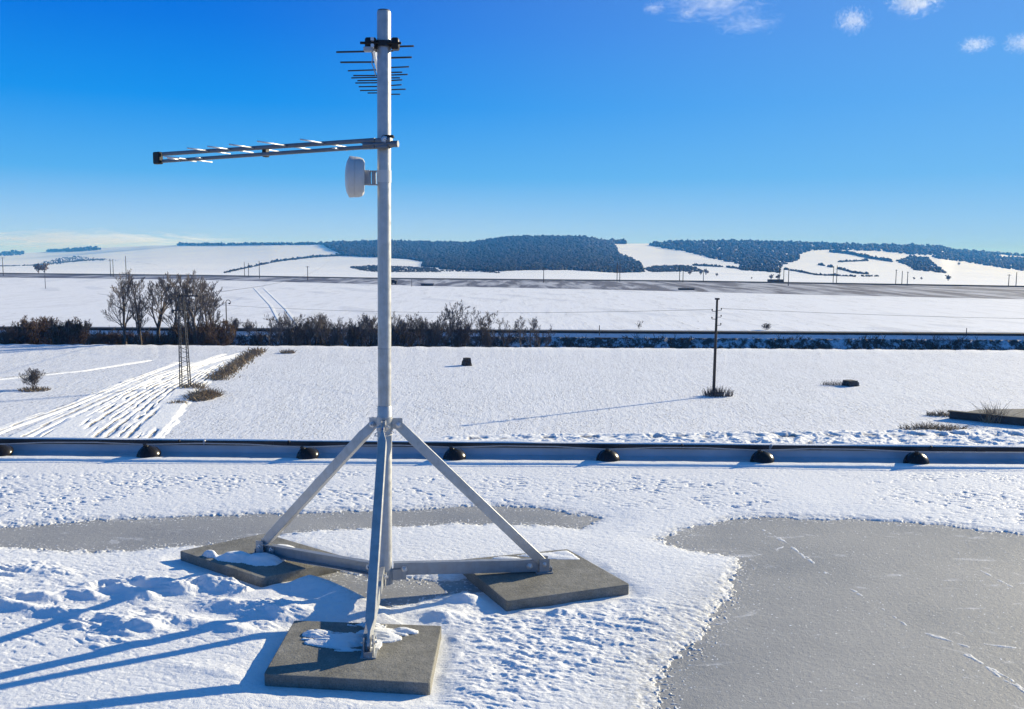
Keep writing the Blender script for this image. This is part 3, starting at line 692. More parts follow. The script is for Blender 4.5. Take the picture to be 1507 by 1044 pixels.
for (Yv, Zv, mi) in near:
    jit = (.12 * fbm(ub * 90 + Yv, ub * 0 + Yv, 3) if 110 < Yv < 127 else 0)
    rows.append(np.stack([ub * Yv, np.full_like(ub, Yv), np.full_like(ub, Zv) + jit], -1)); mrow.append(mi)
rows.append(np.stack([ub * 131.34, np.full_like(ub, 131.34), np.full_like(ub, ZF)], -1)); mrow.append(3)
for k in np.linspace(0, 1, 14)[0:-1]:
    Yv = 136 * (dbase / 136) ** k; rows.append(np.stack([ub * Yv, Yv, np.full_like(ub, ZF)], -1)); mrow.append(3)
for t in np.linspace(0, 1, 90):
    rows.append(hill_pt(cols, np.full_like(cols, t))); mrow.append(2)
last = rows[-1]; slp = last - rows[-2]
for f_, dz in ((1.06, -6), (1.3, -40), (2.2, -70)):
    v = last.copy(); v[:, 0] *= f_; v[:, 1] *= f_; v[:, 2] = np.maximum(last[:, 2] + dz, -60) ; rows.append(v); mrow.append(2)
P = np.stack(rows); mi = np.repeat(np.array(mrow[:-1])[:, None], len(cols) - 1, 1)
o = grid_mesh('ground', P, [MAT['fieldA'], MAT['bank'], MAT['hill'], MAT['fieldB']], mi); meta(o, kind='structure')
# low apron behind and beside the building
mb = MB(); mb.add([(-300, -200, ZG - .02), (300, -200, ZG - .02), (300, 8.2, ZG - .02), (-300, 8.2, ZG - .02)], [(0, 1, 2, 3)]); o = mb.build('yard_ground', MAT['fieldA']); meta(o, kind='structure')
# road with dark kerb face
mb = MB(); mb.sweep((-260, 132.3, ZF - .12), (260, 132.3, ZF - .12), [(-1.0, -.12), (1.02, -.12), (1.02, .20), (-1.0, .20)]); o = mb.build('road', MAT['asphalt']); meta(o, kind='structure')
# low snow hump on the far side of the road is the field itself
# ploughed band
tb = [(-1500, 398.5), (0, 402.5), (300, 405.5), (550, 409.5), (760, 411.5), (1000, 413.5), (1507, 421.5), (3000, 437)]
bb = [(-1500, 404), (0, 408.5), (300, 412), (550, 418.5), (620, 421), (900, 426.5), (1200, 434), (1507, 440.5), (3000, 462)]
cl = np.linspace(-900, 2400, 400); rw = []
for k in np.linspace(0, 1, 12):
    py = interp(bb, cl) * (1 - k) + interp(tb, cl) * k
    if k in (0, 1): py = py + .35 * fbm(cl * .05, cl * 0 + k * 7, 3)
    rw.append(onz(cl, py, ZF + .03 + (.25 * math.sin(k * math.pi))))
o = grid_mesh('ploughed_field', np.stack(rw), [MAT['plough']]); meta(o, kind='structure')
# dark far road along the top of the band
rw = []
for off, zz in ((1.4, ZF + .05), (.6, ZF + .28), (-.5, ZF + .28), (-.8, ZF + .05)):
    rw.append(onz(cl, interp(tb, cl) + off, zz))
o = grid_mesh('far_road', np.stack(rw), [MAT['asphalt']], smooth=False); meta(o, kind='structure')

# rutted farm track on the left
def rut_sheet(name, Lp, Rp, nx, ny, mode, lanes=13, dep=.62, drk=1.0, zg=-10.1):
    Lw = onz([p[0] for p in Lp], [p[1] for p in Lp], zg); Rw = onz([p[0] for p in Rp], [p[1] for p in Rp], zg)
    k0 = np.linspace(0, 1, len(Lp)); v = np.linspace(0, 1, ny); u = np.linspace(0, 1, nx)
    A_ = np.stack([np.interp(v, k0, Lw[:, i]) for i in (0, 1)], -1)[:, None]; B_ = np.stack([np.interp(v, k0, Rw[:, i]) for i in (0, 1)], -1)[:, None]
    U = u[None, :, None]; Pm = A_ * (1 - U) + B_ * U; Xc, Yc = Pm[..., 0], Pm[..., 1]; U = np.broadcast_to(U[..., 0], Xc.shape); V = np.broadcast_to(v[:, None], Xc.shape)
    if mode == 'ruts':
        edge = sst(0, .10, U + .05 * fbm(Yc * .3, Xc * .3, 2)) * sst(0, .10, 1 - U + .05 * fbm(Yc * .3, Xc, 2)) * sst(0, .02, 1 - V)
        Uw = U + .035 * fbm(Yc * .10, Yc * 0, 2) + .01 * fbm(Yc * .5, Xc * .5, 2); f = (.5 + .5 * np.sin(Uw * 2 * np.pi * lanes)) ** 1.6
        br = sst(-.05, .16, perlin(Uw * lanes * 1.7, Yc * .36) + .25 * perlin(Xc * 2, Yc * 1.2)); g = sst(.0, .3, np.sin(np.pi * U)) * sst(-.35, .1, fbm(U * 3, Yc * .08, 2) + .1)
        cont = sst(-.1, .2, perlin(Uw * lanes * .8 + 9, Yc * .05))
        f2 = f * np.maximum(br, cont * .45)
        h = (-.30 * f2 * g + .10 * fbm(Xc * 1.6, Yc * .7, 3) * g) * dep
        soil = sst(.18, .5, f2 * g + .22 * fbm(Xc * 3, Yc * 1.5, 3)) * drk
    else:
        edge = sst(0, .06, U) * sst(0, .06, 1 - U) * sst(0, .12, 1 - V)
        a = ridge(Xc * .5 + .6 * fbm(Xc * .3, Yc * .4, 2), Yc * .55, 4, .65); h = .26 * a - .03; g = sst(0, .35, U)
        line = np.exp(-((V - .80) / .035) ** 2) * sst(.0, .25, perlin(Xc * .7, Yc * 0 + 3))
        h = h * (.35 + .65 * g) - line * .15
        soil = np.maximum(.9 * sst(-.15, .12, -a + .55 * fbm(Xc * 1.2, Yc * .9, 3)) * (.45 + .55 * g), line)  # soil marks, darkened towards the right to stand in for an off-frame shadow
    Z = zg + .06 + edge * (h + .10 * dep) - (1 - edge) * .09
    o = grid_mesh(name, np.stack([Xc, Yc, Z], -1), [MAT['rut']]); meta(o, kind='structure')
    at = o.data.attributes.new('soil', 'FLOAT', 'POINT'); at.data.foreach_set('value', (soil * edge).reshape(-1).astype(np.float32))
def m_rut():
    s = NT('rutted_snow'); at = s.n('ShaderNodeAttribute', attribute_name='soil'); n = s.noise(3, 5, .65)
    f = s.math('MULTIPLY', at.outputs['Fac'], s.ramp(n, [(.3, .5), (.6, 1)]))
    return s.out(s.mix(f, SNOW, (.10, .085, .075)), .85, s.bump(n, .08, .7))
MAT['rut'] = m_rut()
rut_sheet('farm_track', [(0, 668), (40, 645), (110, 607), (190, 570), (290, 535), (370, 516.5)], [(215, 672), (252, 645), (275, 607), (300, 572), (345, 535), (383, 516.5)], 300, 520, 'ruts')
rut_sheet('wheel_track', [(-60, 648), (0, 628), (90, 598), (180, 562), (262, 532)], [(-30, 652), (20, 632), (108, 600), (194, 563), (270, 532.5)], 26, 300, 'ruts', 2, .35, .9)
rut_sheet('wheel_track', [(-40, 668), (40, 630), (130, 590), (215, 554), (330, 520)], [(-10, 672), (70, 632), (155, 592), (232, 555), (338, 520.5)], 30, 300, 'ruts', 2, .3, .8)
rut_sheet('wheel_track', [(-60, 562), (120, 545), (220, 530)], [(-60, 566), (124, 547), (226, 531)], 20, 200, 'ruts', 1, .25, .8)
rut_sheet('wheel_track', [(414, 484), (396, 450), (372, 424)], [(420, 484), (401, 450), (375, 424)], 20, 200, 'ruts', 2, .04, .06, ZF)
rut_sheet('wheel_track', [(440, 484), (418, 455), (386, 424)], [(446, 484), (423, 455), (389, 424)], 20, 200, 'ruts', 2, .04, .06, ZF)
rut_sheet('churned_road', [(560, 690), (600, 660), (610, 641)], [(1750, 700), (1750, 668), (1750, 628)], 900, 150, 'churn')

# ------------------------------------------------------------------ haze
HZ = bpy.data.materials.new('haze_air'); HZ.use_nodes = True; t = HZ.node_tree; t.nodes.clear()
pv = t.nodes.new('ShaderNodeVolumePrincipled'); oo_ = t.nodes.new('ShaderNodeOutputMaterial')
pv.inputs['Color'].default_value = (.07, .36, 1, 1); pv.inputs['Absorption Color'].default_value = (1, 1, 1, 1)
pv.inputs['Density'].default_value = 1.9e-4; pv.inputs['Anisotropy'].default_value = 0
t.links.new(pv.outputs[0], oo_.inputs['Volume'])
mb = MB().box((0, 4900, 20), (20000, 10600, 165)); o = mb.build('haze', HZ); meta(o, kind='stuff')

# ------------------------------------------------------------------ bare trees
def grow(seed, H, spread, levels=5, trunk_r=.14, stems=1, droop=0.0, kids=(3, 5), fork=.28, straight=.12):
    r = random.Random(seed); segs = []
    def branch(p, d, L, rad, lv):
        n = 4 if lv < 2 else 3; pts = [p]; rs = [rad]; q = p; dd = d
        for i in range(n):
            dd = (dd + Vector((r.gauss(0, straight), r.gauss(0, straight), r.gauss(0, straight) * .6 + .16 - droop * (lv > 2)))).normalized()
            q = q + dd * L / n; pts.append(q); rs.append(rad * (1 - .62 * (i + 1) / n))
        segs.append((pts, rs, lv))
        if lv >= levels: return
        k = r.randint(*kids) + (2 if lv == 0 else 0)
        for i in range(k):
            f_ = (fork if lv == 0 else .18) + (1 - (fork if lv == 0 else .18)) * (i + r.random() * .8) / k
            f_ = min(f_, .98); j = f_ * n; a = int(j); b = min(a + 1, n); P_ = pts[a].lerp(pts[b], j - a); td = (pts[b] - pts[a]).normalized()
            az = r.random() * 2 * math.pi; o_ = td.orthogonal().normalized(); o_.rotate(Quaternion(td, az)); ang = RAD(r.uniform(22, 46) * spread)
            nd = (td * math.cos(ang) + o_ * math.sin(ang)).normalized()
            rr = rs[a] * (1 - (j - a)) + rs[b] * (j - a)
            branch(P_, nd, L * r.uniform(.42, .68) * (1.15 - .45 * f_), max(rr * .62, .008), lv + 1)
    for s_ in range(stems):
        a_ = 2 * math.pi * s_ / stems + r.random(); lean = .0 if stems == 1 else r.uniform(.12, .5)
        branch(Vector((math.cos(a_) * .12 * (stems > 1), math.sin(a_) * .12 * (stems > 1), -.25)), Vector((math.cos(a_) * lean, math.sin(a_) * lean, 1)).normalized(), H * .78 * r.uniform(.8, 1.05), trunk_r * (1 if stems == 1 else r.uniform(.7, 1)), 0)
    return segs
def tree_proto(name, segs, label, cat, group, bark, twig, minr=.013, split=1):
    t = empty(name, (0, 0, 0)); meta(t, label, cat, group); a = MB(); b = MB()
    for pts, rs, lv in segs:
        (a if lv < split else b).tube(pts, [max(x, minr) for x in rs], 6 if lv < 1 else (4 if lv < 3 else 3), caps=False)
    a.build('trunk' if split == 1 else 'stems', bark, t, smooth=True, fix=False); b.build('crown' , twig, t, smooth=False, fix=False)
    return t
BT, TW, BR = MAT['bark'], MAT['twig'], MAT['brush']
TG = 'bare trees along the ditch'
def z_at(Yv): return float(np.interp(Yv, [112.3, 115, 122.6, 124.9, 126], [ZG, -12.2, -12.2, -11.35, -10.0]))
# tall trees: px, top py, height factor
tall = [(184, 396, 1.0, 'leftmost and widest tall bare tree, leaning left, in the left cluster'), (206, 400, 1.5, 'tall bare tree forking beside the leftmost one in the left cluster'), (231, 402, 2.3, 'slim tall bare tree third from the left in the left cluster'), (252, 410, .4, 'slender bare tree just left of the lattice pylon'),
        (275, 396, 3.1, 'dark bare tree directly behind the lattice pylon'), (288, 399, 4.4, 'tall bare tree just right of the lattice pylon'), (303, 412, 5.2, 'thin upright bare tree second from right in the left cluster'), (316, 422, 2.0, 'rightmost tall bare tree of the left cluster, near the round-topped lamp')]
protos = []
for k in range(4):
    protos.append((grow(40 + k * 7, 9, [1.05, .85, .9, .75][k], 5, .20, 1, 0, (3, 5), [.3, .22, .35, .3][k], .10)))
pt_ = [tree_proto('bare_tree', s_, 'x', 'tree', TG, BT, TW) for s_ in protos]
used = set()
def put(proto_list, k, loc, rz, s_, label):
    p = proto_list[k]
    if (id(proto_list), k) not in used:
        used.add((id(proto_list), k)); p.location = loc; p.rotation_euler = (0, 0, rz); p.scale = s_ if isinstance(s_, tuple) else (s_,) * 3; p['label'] = label; return p
    return copy_thing(p, loc, rz, s_, label)
def fit_h(segs): return max(q.z for pts, _, _ in segs for q in pts)
FH = [fit_h(s_) for s_ in protos]
for i, (px, ty, rz, lb) in enumerate(tall):
    Yv = 119 + (i * 37 % 5); b = onY(px, 500, Yv); zb = z_at(Yv); tz = onY(px, ty, Yv)[2]; k = [0, 1, 2, 3, 1, 2, 3, 3][i]
    s_ = (tz - zb) / FH[k]; put(pt_, k, (b[0], Yv, zb), rz * 1.7, (s_ * (1.7 if i < 1 else 1.2), s_ * 1.1, s_), lb)
# medium trees on the right of the cluster
med = [(390, 461, 'small bare tree with a slanting stem left of the dark shrub hedge'), (652, 445, 'left one of the two tallest bare trees right of the mast'), (668, 440, 'tallest bare tree right of the mast'), (686, 452, 'bare tree close to the right of the tallest one'), (703, 458, 'narrow bare tree in the row right of the mast'),
       (722, 457, 'bare rounded tree fourth from the right end of the row'), (742, 468, 'small bare tree in a gap of the row'), (766, 465, 'crooked bare tree with a bent trunk near the right end of the row'), (783, 466, 'thin bare tree next to the crooked one'), (797, 468, 'rightmost thin bare tree of the row')]
mp = [grow(90 + k * 5, 5.5, [1.05, .95, 1.15][k], 5, .10, [1, 2, 1][k], 0, (3, 5), .2, .17) for k in range(3)]
MH = [fit_h(s_) for s_ in mp]; mt = [tree_proto('small_bare_tree', s_, 'x', 'tree', TG, BT, TW, .009) for s_ in mp]
for i, (px, ty, lb) in enumerate(med):
    Yv = 121 + (i * 29 % 4); b = onY(px, 500, Yv); zb = z_at(Yv); tz = onY(px, ty, Yv)[2]; k = (i * 2 + 1) % 3; s_ = (tz - zb) / MH[k]
    put(mt, k, (b[0], Yv, zb), i * 2.3, (s_ * .85, s_ * .85, s_), lb)
# dense shrubs
shp = [grow(200 + k * 9, 3.4, [1.1, .95, 1.0][k], 4, .05, 7, 0, (4, 5), .15, .2) for k in range(3)]
SH = [fit_h(s_) for s_ in shp]
sh = [tree_proto('bare_shrub', s_, 'x', 'shrub', 'dark shrubs in the ditch', BT, TW, .009, 1) for s_ in shp]
shb = [tree_proto('brown_shrub', s_, 'x', 'shrub', 'brown shrubs in the ditch', BR, BR, .012, 1) for s_ in shp]
sl_ = [(418, 463), (428, 457), (441, 460), (452, 462), (463, 466), (474, 459), (486, 462), (497, 465), (508, 470), (520, 468), (532, 460), (543, 462), (553, 466), (572, 466), (583, 459), (595, 463), (607, 458), (619, 464), (631, 466), (641, 462)]
for i, (px, ty) in enumerate(sl_):
    Yv = 119 + (i * 31 % 6); b = onY(px, 500, Yv); zb = z_at(Yv) + .2; tz = onY(px, ty, Yv)[2]; k = i % 3; s_ = (tz - zb) / SH[k]
    PL, KK = (sh, k) if i % 2 else (mt, (i // 2) % 3); s_ = s_ if i % 2 else (tz - zb) / MH[KK]
    HO = put(PL, KK, (b[0], Yv, zb), i * 1.9, (s_ * (.8 if i % 2 else 1.1), s_ * .8, s_), 'dark bare shrub in the dense hedge either side of the mast, behind the ditch')
    HO['group'] = 'dark shrubs of the dense hedge'; HO['category'] = 'shrub'
for i, (px, ty, lb) in enumerate([(346, 466, 'pale small shrub right of the round-topped lamp'), (366, 469, 'pale low shrub between the lamp and the dark hedge'), (715, 480, 'low shrub under the right-hand trees'), (676, 470, 'bushy shrub below the tallest tree right of the mast')]):
    Yv = 127 if i < 2 else 123; b = onY(px, 500, Yv); zb = z_at(Yv); tz = onY(px, ty, Yv)[2]; k = i % 3; s_ = (tz - zb) / SH[k]
    put(sh, k, (b[0], Yv, zb), i * 1.3, s_, lb)
bl_ = [(14, 478, 0), (26, 472, 0), (38, 468, 0), (50, 463, 0), (61, 465, 0), (72, 464, 0), (84, 467, 0), (96, 470, 0), (107, 469, 0), (116, 466, 0), (32, 480, 0), (66, 478, 0), (90, 480, 0),
       (140, 485, 1), (155, 488, 1), (170, 486, 1), (186, 484, 1), (215, 486, 1), (225, 488, 1), (240, 486, 1), (262, 472, 2), (272, 474, 2), (283, 474, 2), (294, 473, 2), (305, 475, 2), (315, 470, 2), (326, 468, 2), (300, 484, 2)]
BLB = ['brown shrub in the thick brush at the far left, before the left field edge', 'low brown shrub at the foot of the tall bare trees', 'brown shrub behind and right of the lattice pylon']
for i, (px, ty, gi) in enumerate(bl_):
    Yv = 117.5 + (i * 31 % 6); b = onY(px, 500, Yv); zb = z_at(Yv) + .3; tz = onY(px, ty, Yv)[2]; k = i % 3; s_ = (tz - zb) / SH[k]
    o = put(shb, k, (b[0], Yv, zb), i * 1.9, (s_ * .95, s_ * .95, s_), BLB[gi])
    if gi == 0: o['group'] = 'brown shrubs of the far left thicket'
    elif gi == 1: o['group'] = 'low brown shrubs under the tall trees'
    else: o['group'] = 'brown shrubs beside the lattice pylon'
# lone bushes
lone = [(940, 494, 472, ZF, 'small bare tree standing alone beyond the road, left of the wooden pole'), (1128, 492, 477, ZF, 'round bare bush alone beyond the road, right of the wooden pole')]
for i, (px, by, ty, zg, lb) in enumerate(lone):
    Yv = 136.5; b = onY(px, by, Yv); tz = onY(px, ty, Yv)[2]; s_ = (tz - zg) / SH[i + 1]
    PRT, HH = (mt[1], MH[1]) if i == 0 else (sh[2], SH[2]); s_ = (tz - zg) / HH * 1.1
    o = copy_thing(PRT, (b[0], Yv, zg - .1), i, (s_ * (1 + .5 * i), s_ * (1 + .5 * i), s_ * (1 + .2 * i)), lb); o['group'] = 'bushes beyond the road'; o.name = 'bare_bush'
b = onz(50, 573, ZG); tz = onY(50, 540, b[1])[2]; s_ = (tz - ZG) / SH[0]
o = copy_thing(sh[0], (b[0], b[1], ZG), .5, (s_ * 1.2, s_ * 1.2, s_), 'lone leafless bush with dry grass at its foot in the left field'); o.name = 'bare_bush'; del o['group']

# grass tufts
def tuft(name, c, rx, ry, h, n, mat, label, seed, cat='grass tuft', wd=.03, lean=.35, group=None):
    r = random.Random(seed); m = MB()
    for i in range(n):
        a = r.random() * 6.283; q = r.random() ** .6; p = Vector((c[0] + math.cos(a) * q * rx, c[1] + math.sin(a) * q * ry, c[2] - .02))
        hh = h * r.uniform(.35, 1) * (1 - .35 * q); l_ = Vector((r.gauss(0, lean) + math.cos(a) * q * .3, r.gauss(0, lean) + math.sin(a) * q * .3, 1)).normalized()
        m.tube([p, p + l_ * hh * .55, p + l_ * hh + Vector((l_.x, l_.y, -.25)) * hh * .25], [wd, wd * .7, wd * .2], 3, caps=False)
    o = m.build(name, mat, fix=False); meta(o, label, cat, group); return o
b = onz(50, 575, ZG); tuft('grass_tuft', (b[0], b[1], ZG), 1.3, .9, .55, 260, MAT['dry'], 'dry grass clump under the lone bush in the left field', 1)
b = onz(1056, 583, ZG); tuft('grass_tuft', (b[0], b[1], ZG), 1.25, .7, 1.2, 230, MAT['twig'], 'dark upright reeds round the foot of the wooden pole', 2, wd=.022, lean=.12)
b = onz(423, 520, ZG); tuft('grass_tuft', (b[0], b[1], ZG), .9, .6, .8, 160, MAT['dry'], 'small brown tussock near the far edge of the left field, below the shrubs', 3)
b = onz(300, 585, ZG); tuft('grass_tuft', (b[0], b[1], ZG), 1.2, 2.2, 1.1, 620, MAT['dry'], 'tangled dry weeds to the right of the lattice pylon foot', 4, wd=.03, lean=.6)
b = onz(262, 595, ZG); tuft('grass_tuft', (b[0], b[1], ZG), .7, .5, .55, 140, MAT['dry'], 'small dark weed clump below the lattice pylon foot', 5)
b = onz(285, 572, ZG); tuft('grass_tuft', (b[0], b[1], ZG), 1.1, .8, .9, 180, MAT['dry'], 'dry grass standing between the legs of the lattice pylon', 6)
b = onz(1232, 567, ZG); tuft('grass_tuft', (b[0], b[1], ZG), 1.5, .5, .8, 120, MAT['twig'], 'sparse dark weeds left of the low block in the right field', 8, wd=.018)
b = onz(1462, 622, ZG); tuft('grass_tuft', (b[0], b[1], ZG), .9, .6, 2.2, 110, MAT['dry'], 'tall dry weed fanning out behind the low concrete wall at right', 9, wd=.02, lean=.3)
b = onz(1385, 612, ZG); tuft('grass_tuft', (b[0], b[1], ZG), 1.1, .5, .7, 180, MAT['dry'], 'dry grass at the left end of the low concrete wall', 10, wd=.02, lean=.5)
b = onz(1375, 632, ZG); tuft('grass_tuft', (b[0], b[1], ZG), 2.4, .7, .8, 330, MAT['dry'], 'grey-brown weeds by the churned track in front of the concrete wall', 12, wd=.022, lean=.7)
# dry grass along the ditch bank
m = MB(); a0 = onz(379, 517, ZG); a1 = onz(318, 560, ZG); r = random.Random(5)
for i in range(1500):
    k = r.random(); p = Vector(a0).lerp(Vector(a1), k) + Vector((r.gauss(0, .45), r.gauss(0, .3), -.02)); h = r.uniform(.25, .75); l_ = Vector((r.gauss(0, .5), r.gauss(0, .5), 1)).normalized()
    m.tube([p, p + l_ * h * .6, p + l_ * h + Vector((l_.x, l_.y, -.3)) * h * .3], [.04, .03, .01], 3, caps=False)
o = m.build('dry_grass', MAT['dry'], fix=False); meta(o, 'strip of brown dry grass slanting up the left field to the ditch', 'grass', kind='stuff')
# scrub in the ditch
m = MB(); r = random.Random(6)
for i in range(3800):
    px = r.uniform(-250, 1750); Yv = r.choice([r.uniform(119, 126), r.uniform(123.5, 126.3)])
    if px > 640 and fbm(np.array(px * .02), np.array(Yv * .3), 3) < (.0 if px > 960 else .12): continue
    X_ = (px - 753.5) / F * Yv; z = z_at(Yv); h = r.uniform(.4, 1.3) * (1.2 if px < 820 else .75); l_ = Vector((r.gauss(0, .5), r.gauss(0, .3), 1)).normalized(); p = Vector((X_, Yv, z - .05))
    for s_ in range(3):
        l2 = (l_ + Vector((r.gauss(0, .5), r.gauss(0, .3), 0))).normalized(); m.tube([p, p + l2 * h * .6, p + l2 * h], [.035, .03, .012], 3, caps=False)
o = m.build('ditch_scrub', MAT['bark'], fix=False); meta(o, 'tangled low scrub covering the shaded ditch bank', 'scrub', kind='stuff')

# ------------------------------------------------------------------ forest and hedgerows on the hills
tv = np.array([(0, 0, 0), (1, 0, .25), (.31, .95, .25), (-.81, .59, .25), (-.81, -.59, .25), (.31, -.95, .25), (.66, .48, .72), (-.25, .77, .72), (-.82, 0, .72), (-.25, -.77, .72), (.66, -.48, .72), (0, 0, 1.0)])
tf = [(0, 2, 1), (0, 3, 2), (0, 4, 3), (0, 5, 4), (0, 1, 5), (1, 2, 6), (2, 7, 6), (2, 3, 7), (3, 8, 7), (3, 4, 8), (4, 9, 8), (4, 5, 9), (5, 10, 9), (5, 1, 10), (1, 6, 10), (6, 7, 11), (7, 8, 11), (8, 9, 11), (9, 10, 11), (10, 6, 11)]
tf = np.array(tf)
def blob_trees(name, pos, hs_, rs_, label):
    n = len(pos); an = nr.rand(n) * 6.28; ca, sa = np.cos(an)[:, None], np.sin(an)[:, None]
    V = np.repeat(tv[None], n, 0) * (1 + .22 * nr.randn(n, 12, 1)).clip(.6, 1.5); x = V[..., 0] * ca - V[..., 1] * sa; y = V[..., 0] * sa + V[..., 1] * ca
    W = np.stack([x * rs_[:, None] + pos[:, 0:1], y * rs_[:, None] + pos[:, 1:2], V[..., 2] * hs_[:, None] + pos[:, 2:3] - 1], -1)
    me = bpy.data.meshes.new(name); me.vertices.add(n * 12); me.vertices.foreach_set('co', W.reshape(-1).astype(np.float32))
    Fc = (tf[None] + (np.arange(n) * 12)[:, None, None]).reshape(-1); me.loops.add(len(Fc)); me.loops.foreach_set('vertex_index', Fc.astype(np.int32))
    k = len(Fc) // 3; me.polygons.add(k); me.polygons.foreach_set('loop_start', (np.arange(k) * 3).astype(np.int32)); me.update(calc_edges=True)
    o = link(name, me, MAT['forest'], smooth=True); meta(o, label, 'wood', kind='stuff'); return o
def wood(name, poly, n, h, label, holes=()):
    poly = np.array(poly, float); lo = poly.min(0); hi = poly.max(0)
    x = nr.uniform(lo[0], hi[0], n); y = nr.uniform(lo[1], hi[1], n)
    k = sdf(poly, x, y) < 0
    for hpl in holes: k &= sdf(np.array(hpl, float), x, y) > 0
    ps = interp(GS, x); pb_ = interp(GB, x); k &= (y > ps - .5) & (y < pb_)
    x, y = x[k], y[k]; P_ = hill_at(x, y); hh = h * .25 * P_[:, 1] / 1300 * nr.uniform(.7, 1.25, len(x)); return blob_trees(name, P_, hh, hh * nr.uniform(.45, .8, len(x)), label)
def hedge(name, pts, h, label, gap=.0, w_=.6):
    X_, Y_ = [], []
    for a, b in zip(pts[:-1], pts[1:]):
        L = math.hypot(b[0] - a[0], b[1] - a[1]); n = int(L * 2.2) + 2
        t_ = nr.rand(n); X_ += list(a[0] + (b[0] - a[0]) * t_); Y_ += list(a[1] + (b[1] - a[1]) * t_ + nr.randn(n) * w_ * .4)
    x = np.array(X_); y = np.array(Y_); k = fbm(x * .09, y * .09, 2) > -.5 + gap; x, y = x[k], y[k]
    y = np.maximum(y, interp(GS, x)); P_ = hill_at(x, y); hh = h * .36 * P_[:, 1] / 1300 * nr.uniform(.4, 1.2, len(x))
    return blob_trees(name, P_, hh, hh * .6, label)
wood('forest', [(480, 350), (880, 340), (892, 355), (903, 360), (908, 370), (908, 375), (927, 381), (942, 389), (948, 401), (908, 402), (842, 398), (775, 398), (735, 400), (700, 399), (650, 397), (640, 394), (621, 393), (624, 386), (603, 382), (552, 379), (505, 377), (495, 371), (479, 363)], 38000, 16, 'large dark blue wood on the middle hills behind the mast')
wood('forest', [(956, 362), (972, 352), (1100, 345), (1400, 355), (1507, 365), (1700, 372), (2300, 380), (2300, 420), (1700, 411), (1507, 400), (1425, 387), (1372, 380), (1375, 377), (1340, 375), (1293, 370), (1221, 368), (1195, 369), (1176, 375), (1176, 383), (1150, 391), (1147, 402), (1090, 398), (1089, 390), (1049, 381), (1009, 371), (972, 365)], 42000, 15, 'long blue wood along the crest of the right-hand hills', [[(1462, 375), (1507, 378), (1507, 382), (1470, 380)]])
wood('wood_patch', [(946, 396), (965, 392), (1000, 391), (1020, 392.5), (1038, 400), (960, 401)], 1400, 9, 'small dark wood on the flat below the snowy saddle')
wood('wood_patch', [(1319, 385), (1340, 378), (1367, 381), (1375, 390), (1394, 403), (1346, 398), (1335, 391)], 1300, 12, 'clump of trees on the snowy slope at right')
wood('wood_patch', [(513, 394), (542, 391), (600, 393), (640, 395), (650, 401), (600, 401), (552, 401), (530, 398)], 2600, 8, 'belt of dark trees at the foot of the hill just behind the mast')
wood('wood_patch', [(44, 391), (74, 384), (96, 379), (112, 378), (139, 380), (157, 384), (120, 385), (80, 390)], 900, 6, 'bluish scrubby slope on the far left hill')
wood('wood_patch', [(-400, 372), (0, 372), (30, 373), (38, 376), (0, 377), (-400, 380)], 1000, 18, 'far blue hill wood at the left picture edge')
wood('wood_patch', [(66, 371), (85, 367), (140, 365), (150, 368), (110, 371)], 500, 13, 'distant blue hilltop wood left of the long snow slope')
hd = [([(262, 361.5), (330, 361.3), (400, 360.5), (484, 360)], 10, 'line of trees along the left hill crest', 0), ([(330, 402), (367, 394), (409, 385), (462, 379), (505, 376.5)], 9, 'hedgerow climbing the left hillside between two snow fields', .1),
      ([(1020, 391), (1060, 393), (1108, 398)], 9, 'hedge continuing right from the small dark wood', .15), ([(1221, 371), (1250, 374), (1277, 380), (1314, 386)], 12, 'upper hedge on the snowy right slope', .1),
      ([(1205, 390), (1230, 395), (1256, 402), (1277, 404)], 10, 'lower hedge curving down the right slope', .1), ([(1234, 386), (1277, 384)], 8, 'short hedge across the right slope', .1), ([(1155, 397), (1180, 401), (1200, 405), (1250, 407), (1300, 407)], 9, 'row of bushes along the foot of the right slope', .25),
      ([(0, 392), (50, 391), (80, 388), (120, 384), (157, 382)], 5, 'dark field edge across the far left hill', 0), ([(157, 382), (200, 386), (270, 396), (330, 403)], 2.5, 'thin dark field boundary down the left slope', .3), ([(896, 359), (905, 359), (920, 359)], 16, 'little wooded knoll on the skyline right of the big wood', 0), ([(645, 399), (700, 400), (735, 402)], 7, 'hedge at the foot of the big wood', .1)]
for pts, h, lb, gp in hd: hedge('hedgerow', pts, h, lb, gp)
# individual far trees
fs_ = [(1015, 405, 7, 'tiny round tree on the flat, left of a matching pair below the small wood'), (1031, 405, 7, 'left one of two tiny trees side by side beyond the brown field'), (1039, 405, 9, 'right one of two tiny trees side by side beyond the brown field'), (1055, 407, 5, 'low pale bush right of the tiny pair of trees'), (1135, 412, 8, 'left tree over the long low shed'), (1145, 412, 8, 'right tree over the long low shed'),
       (965 + 141, 411, 3, 'lone dark bush between the tiny trees and the shed'), (1395, 414, 9, 'small dark tree alone right of the clump on the right slope'), (1345, 412, 4, 'left one of two little round bushes at right'), (1356, 412, 4, 'right one of two little round bushes at right'), (57, 404, 14, 'larger left half of the rounded grey tree pair beyond the left field'), (66, 404, 15, 'taller right half of the rounded grey tree pair beyond the left field'), (1411, 391, 5, 'tiny dark bush high on the right slope')]
far0 = empty('far_tree', (0, 0, 0)); meta(far0, 'x', 'tree', 'single trees beyond the brown field')
MB().tube([(0, 0, -.3), (0, 0, 1.2), (.1, 0, 2.6)], [.14, .12, .06], 6).build('trunk', BT, far0)
m = MB(); r = random.Random(77)
